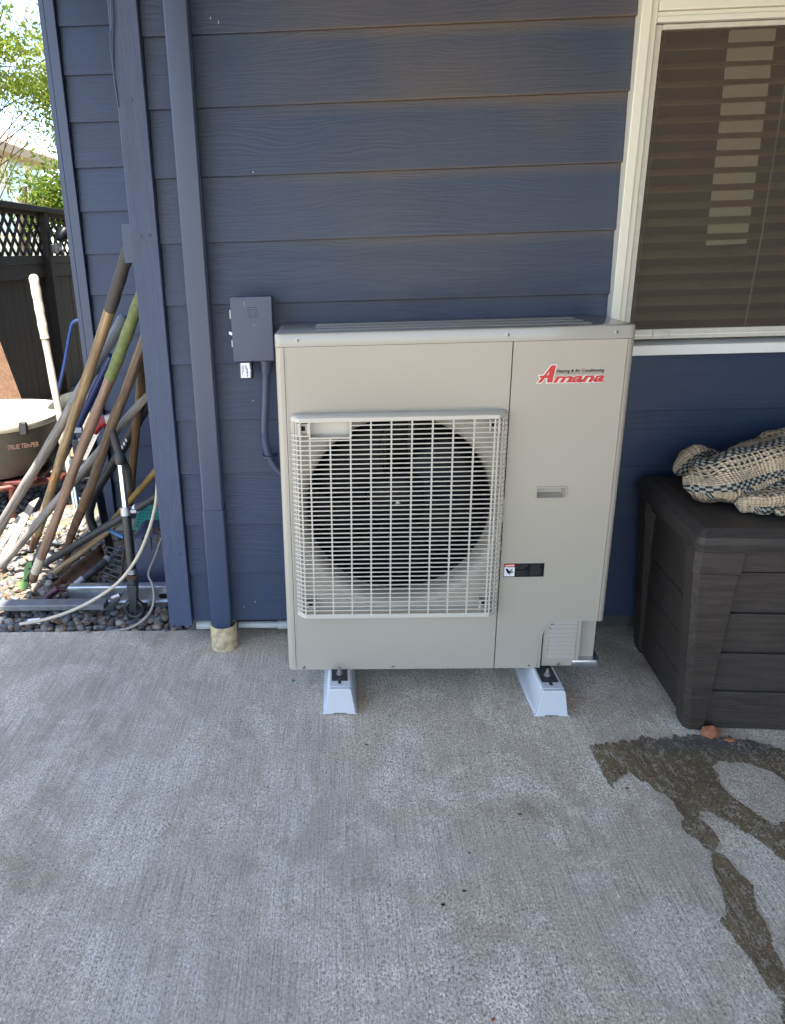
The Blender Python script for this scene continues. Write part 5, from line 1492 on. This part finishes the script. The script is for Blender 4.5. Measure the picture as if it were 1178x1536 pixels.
loft([ts(.28, .24, .335), ts(.315, .275, .345), ts(.365, .32, .45), ts(.40, .345, .575)]).build('body', M['tub'], ut)
lidt = loft([ts(.412, .355, .5755), ts(.418, .361, .582), ts(.418, .361, .604), ts(.405, .35, .613), ts(.25, .21, .620), ts(.05, .04, .622)]).build('lid', M['cream'], ut, smooth=50)
kx = TX + .345 * tk; ky = TY - .262 * tk
MB().box(kx - .014, kx + .024, ky - .018, ky + .012, tz(.562), tz(.617)).build('latch', M['black'], ut, bevel=.003)
tm = Matrix.Translation(CAM + (Vector((-1.612, .905, .50)) - CAM) * tk + Vector((.022, -.040, 0))) @ Matrix.Rotation(R(27), 4, 'Z') @ Matrix.Rotation(R(78), 4, 'X')
text('brand_lettering', 'TRUE TEMPER', .034, M['stickerbrown'], ut, tm, .15, .0008, .001, .155)
MB().tube([(-2.6, 1.39, .165), (-1.90, 1.40, .155), (-1.66, 1.60, .150), (-1.64, 2.0, .15)], .018, 10).build('frame_tube', M['redpaint'], ut)
MB().tube([(-2.6, 2.02, .165), (-1.64, 2.00, .15)], .018, 10).build('frame_tube', M['redpaint'], ut)
MB().box(-2.55, -1.74, 1.42, 1.98, .168, .188).build('frame_plate', M['redpaint'], ut, bevel=.003)
for x, y in ((-1.86, 1.42), (-1.86, 1.95), (-2.5, 1.70)):
    MB().tube([(x, y, .15), (x - .02, y, -.03)], .016, 10).build('leg', M['redpaint'], ut)
# leaning cedar board
cbt = thing('cedar_board', (-2.7, 3.4, 0), 'sunlit raw cedar board leaning against the dark fence', 'board')
b0 = atX(38, 621, -2.66); t0 = atX(-24, 456, -2.955)
wv = Vector((-.0, -.62, 0)); th = Vector((.016, 0, .012))
MB().hexa([b0 + wv, b0, b0 + th, b0 + wv + th], [t0 + wv, t0, t0 + th, t0 + wv + th]).build('board', M['cedar'], cbt, bevel=.003)
# bent blue rod and old tyre by the side wall
br = thing('bent_blue_rod', atY(76, 660, 2.2), 'thin bent blue metal rod standing against the dark fence', 'rod')
MB().tube(spline([atY(145, 482, 2.2), atY(122, 480, 2.2), atY(110, 484, 2.2), atY(105, 500, 2.2), atY(97, 545, 2.2), atY(85, 600, 2.2), atY(70, 690, 2.2)], 6), .0105, 10).build('rod', M['blue'], br)
tc = atY(122, 652, 1.75)
ty = MB().tube([(tc.x + .19 * math.cos(2 * math.pi * i / 40), tc.y + .05 * math.sin(2 * math.pi * i / 40), tc.z + .19 * math.sin(2 * math.pi * i / 40)) for i in range(40)], .05, 14, closed=True).build('old_tyre', M['tyre'])
tag(ty, 'old dark mossy tyre standing behind the tan handle near the fence', 'tyre')

# ================================================================== fence, trees and the neighbour's house
FX = -3.0
fc = thing('fence', (FX, 4.5, 0), 'dark stained wooden fence with a lattice top along the side yard', 'fence')
ybs = [.6 + .142 * i for i in range(58)]
for y in ybs:
    MB().box(FX - .030, FX - .012 + random.uniform(-.002, .002), y, y + .138, -.06, 1.27 + random.uniform(-.003, .003)).build('fence_board', M['fence'], fc)
posts = [.65, 3.05, 5.43, 7.83]
for y in posts:
    MB().box(FX - .0118, FX + .078, y - .045, y + .045, -.10, 1.742).build('fence_post', M['fence'], fc, bevel=.004)
for i in range(3):
    ya, yb = posts[i] + .0455, posts[i + 1] - .0455
    MB().box(FX - .0115, FX + .030, ya, yb, 1.272, 1.345).build('fence_rail', M['fence'], fc, bevel=.003)
    MB().box(FX - .0115, FX + .018, ya, yb, 1.14, 1.2715).build('fence_rail', M['fence'], fc, bevel=.003)
    MB().box(FX - .0115, FX + .030, ya, yb, 1.705, 1.7425).build('fence_rail', M['fence'], fc, bevel=.003)
    if i == 0: continue
    zl, zh = 1.3455, 1.7045
    n_ = int((yb - ya + .4) / .165)
    for s_ in (1, -1):
        for k in range(-1, n_ + 1):
            # slat centre line y = yc + s*(z - zl)
            yc = (ya + k * .165) if s_ > 0 else (ya + k * .165 + .0)
            pts = []
            w_ = .030
            def clip(y_, z_): return (min(max(y_, ya), yb), z_)
            if s_ > 0: q = [(yc - w_, zl), (yc + w_, zl), (yc + w_ + (zh - zl), zh), (yc - w_ + (zh - zl), zh)]
            else: q = [(yc - w_, zl), (yc + w_, zl), (yc + w_ - (zh - zl), zh), (yc - w_ - (zh - zl), zh)]
            if max(p[0] for p in q) < ya + .02 or min(p[0] for p in q) > yb - .02: continue
            # clip in y
            def clip_poly(poly, lim, keep_less):
                res = []
                for m_ in range(len(poly)):
                    a_, b_ = poly[m_], poly[(m_ + 1) % len(poly)]
                    ia, ib = (a_[0] <= lim) == keep_less or a_[0] == lim, (b_[0] <= lim) == keep_less or b_[0] == lim
                    if ia: res.append(a_)
                    if ia != ib:
                        t = (lim - a_[0]) / (b_[0] - a_[0]); res.append((lim, a_[1] + t * (b_[1] - a_[1])))
                return res
            q = clip_poly(clip_poly(q, ya, False), yb, True)
            if len(q) < 3: continue
            x_ = FX + (.004 if s_ > 0 else -.0025)
            MB().prism(q, 'x', x_, x_ + .006).build('lattice_slat', M['fence'], fc)
for i in range(3):
    MB().box(FX - .045, FX + .095, posts[i] - .02, posts[i + 1] - .0205, 1.743, 1.79).build('fence_cap', M['fence'], fc, bevel=.004)
# flood light clamped to the fence post
fl = thing('garden_spotlight', (FX + .1, 5.6, 1.35), 'black garden spotlight on a bracket fixed to the fence post', 'light')
MB().box(FX + .079, FX + .13, 5.40, 5.50, 1.36, 1.45).build('bracket', M['black'], fl, bevel=.006)
MB().tube([(FX + .10, 5.5, 1.40), (FX + .10, 5.60, 1.40)], .035, 12).build('arm', M['black'], fl)
MB().lathe([(.045, 1.345), (.048, 1.36), (.03, 1.40), (.028, 1.46)], (FX + .10, 5.62, 0), 'z', 18, close=True).build('base', M['black'], fl)
hd_ = MB().lathe([(.02, 0), (.05, .03), (.066, .10), (.07, .125), (.062, .125), (.055, .10)], (0, 0, 0), 'z', 20)
hd_.xf(Matrix.Translation((FX + .10, 5.62, 1.49)) @ Matrix.Rotation(R(-50), 4, 'X') @ Matrix.Rotation(R(25), 4, 'Y'))
hd_.build('lamp_head', M['fan'], fl)
ld_ = MB().lathe([(.0001, .118), (.061, .118)], (0, 0, 0), 'z', 20)
ld_.xf(Matrix.Translation((FX + .10, 5.62, 1.49)) @ Matrix.Rotation(R(-50), 4, 'X') @ Matrix.Rotation(R(25), 4, 'Y'))
ld_.build('lens', M['nglass'], fl)

def tree(name, label, base, crown_c, crown_r, n_cl, n_leaf, seed, leaf, lmat, holes=()):
    t = thing(name, base, label, 'tree', None)
    r_ = random.Random(seed)
    bx_, by_, bz_ = base
    top = Vector((crown_c[0] * .4 + bx_ * .6, crown_c[1] * .4 + by_ * .6, crown_c[2] + crown_r[2] * .4))
    MB().tube(spline([Vector(base) - Vector((0, 0, .2)), Vector(base).lerp(top, .35) + Vector((.1, 0, 0)), Vector(base).lerp(top, .7), top], 6), [.16 - .0075 * i for i in range(19)], 10).build('trunk', M['bark'], t)
    mb = MB(); bl_ = MB(); cl = []
    while len(cl) < n_cl:
        p = Vector((r_.uniform(-1, 1), r_.uniform(-1, 1), r_.uniform(-1, 1)))
        if p.length > 1: continue
        q = Vector(crown_c) + Vector((p.x * crown_r[0], p.y * crown_r[1], p.z * crown_r[2]))
        if noise.noise(q * .9 + Vector((seed, 0, 0))) < -.08: continue
        d_ = q - CAM; w_ = d_.dot(FWD); hx, hy = PPX + FPX * d_.dot(RGT) / w_, PPY + FPX * d_.dot(DWN) / w_
        if holes and any(abs(hx - h[0]) < h[2] and abs(hy - h[1]) < h[3] for h in holes): continue
        cl.append(q)
    for q in cl:
        s0_ = Vector(base).lerp(top, r_.uniform(.35, .95))
        mid = s0_.lerp(q, .55) + Vector((0, 0, r_.uniform(.05, .3)))
        if r_.random() < .2: bl_.tube(spline([s0_, mid, q], 4), [.010 - .0010 * i for i in range(9)], 5)
        rad = r_.uniform(.22, .48)
        dr = Vector((r_.uniform(-1, 1), r_.uniform(-1, 1), r_.uniform(-.6, .1))).normalized()
        for _ in range(n_leaf):
            d = Vector((r_.gauss(0, 1), r_.gauss(0, 1), r_.gauss(0, .6))) * rad * .45 + dr * r_.uniform(-.5, .7) * rad
            c_ = q + d
            l_ = leaf * r_.uniform(.6, 1.25)
            u = Vector((r_.uniform(-1, 1), r_.uniform(-1, 1), r_.uniform(-1.1, .2))).normalized()
            v = u.cross(Vector((r_.uniform(-1, 1), r_.uniform(-1, 1), r_.uniform(-1, 1)))).normalized()
            mb.add([c_ - u * l_, c_ - v * l_ * .38 + u * l_ * .05, c_ + u * l_, c_ + v * l_ * .38 + u * l_ * .05], [(0, 1, 2, 3)])
    bl_.build('branches', M['bark'], t)['kind'] = 'stuff'
    o = mb.build('crown', lmat, t, smooth=0)
    return t
cc = atY(40, 90, 8.5)
tree('leafy_tree', 'leafy backlit tree rising behind the lattice fence', (-5.6, 9.6, -.1), (cc.x - .3, 8.7, cc.z + .1), (1.5, 1.3, 1.45), 165, 105, 3, .042, M['leaf'], [(25, 218, 42, 36), (25, 160, 22, 22), (38, 22, 18, 20), (30, 95, 24, 16)])
cc = atY(70, 265, 7.3)
tree('garden_bush_tree', 'low bushy green tree just behind the fence in front of the pale house', (-4.3, 7.6, -.1), (cc.x + .25, 7.4, cc.z - .22), (.62, .5, .36), 55, 110, 8, .04, M['leafdark'], [(18, 232, 34, 34)])

nh = thing('neighbour_house', (-13, 24, 0), 'pale cream neighbouring house with a tan hipped roof behind the trees', 'house')
HX = -8.6
e0, e1 = atX(0, 211, HX), atX(62, 231, HX)
ze = (e0.z + e1.z) / 2
yA, yB = 9.0, atX(96, 243, HX).y
XB = HX - 9
wl = MB().box(XB, HX - .55, yA + .4, yB - .5, -.1, ze - .25).build('wall', M['nwall'], nh)
rz_ = ze + 2.6; xm = (HX + XB) / 2
rf = MB().add([(HX, yA, ze), (HX, yB, ze), (XB, yB, ze), (XB, yA, ze), (xm, yA + 4, rz_), (xm, yB - 4, rz_), (HX, yA, ze - .22), (HX, yB, ze - .22), (XB, yB, ze - .22), (XB, yA, ze - .22)],
              [(0, 1, 5, 4), (1, 2, 5), (2, 3, 4, 5), (3, 0, 4), (0, 6, 7, 1), (1, 7, 8, 2), (2, 8, 9, 3), (3, 9, 6, 0), (6, 9, 8, 7)]).build('roof', M['nroof'], nh, smooth=0)
MB().box(HX - 2.1, HX - 1.85, e0.y + 3.0, e0.y + 3.25, ze + .5, ze + 1.05).build('vent', M['pvc'], rf)
for (xp, yp, w_, h_) in ((22, 258, 1.3, 1.3), (52, 262, 1.0, 1.2), (8, 318, 1.2, 1.2), (-30, 250, 1.2, 1.3)):
    q = atX(xp, yp, HX - .55)
    wdw = MB().box(HX - .56, HX - .50, q.y - w_ / 2, q.y + w_ / 2, q.z - h_ / 2, q.z + h_ / 2).build('window', M['vinylw'], nh)
    MB().box(HX - .499, HX - .492, q.y - w_ / 2 + .08, q.y - .03, q.z - h_ / 2 + .08, q.z + h_ / 2 - .08).build('pane', M['nglass'], wdw)
    MB().box(HX - .499, HX - .492, q.y + .03, q.y + w_ / 2 - .08, q.z - h_ / 2 + .08, q.z + h_ / 2 - .08).build('pane', M['nglass'], wdw)
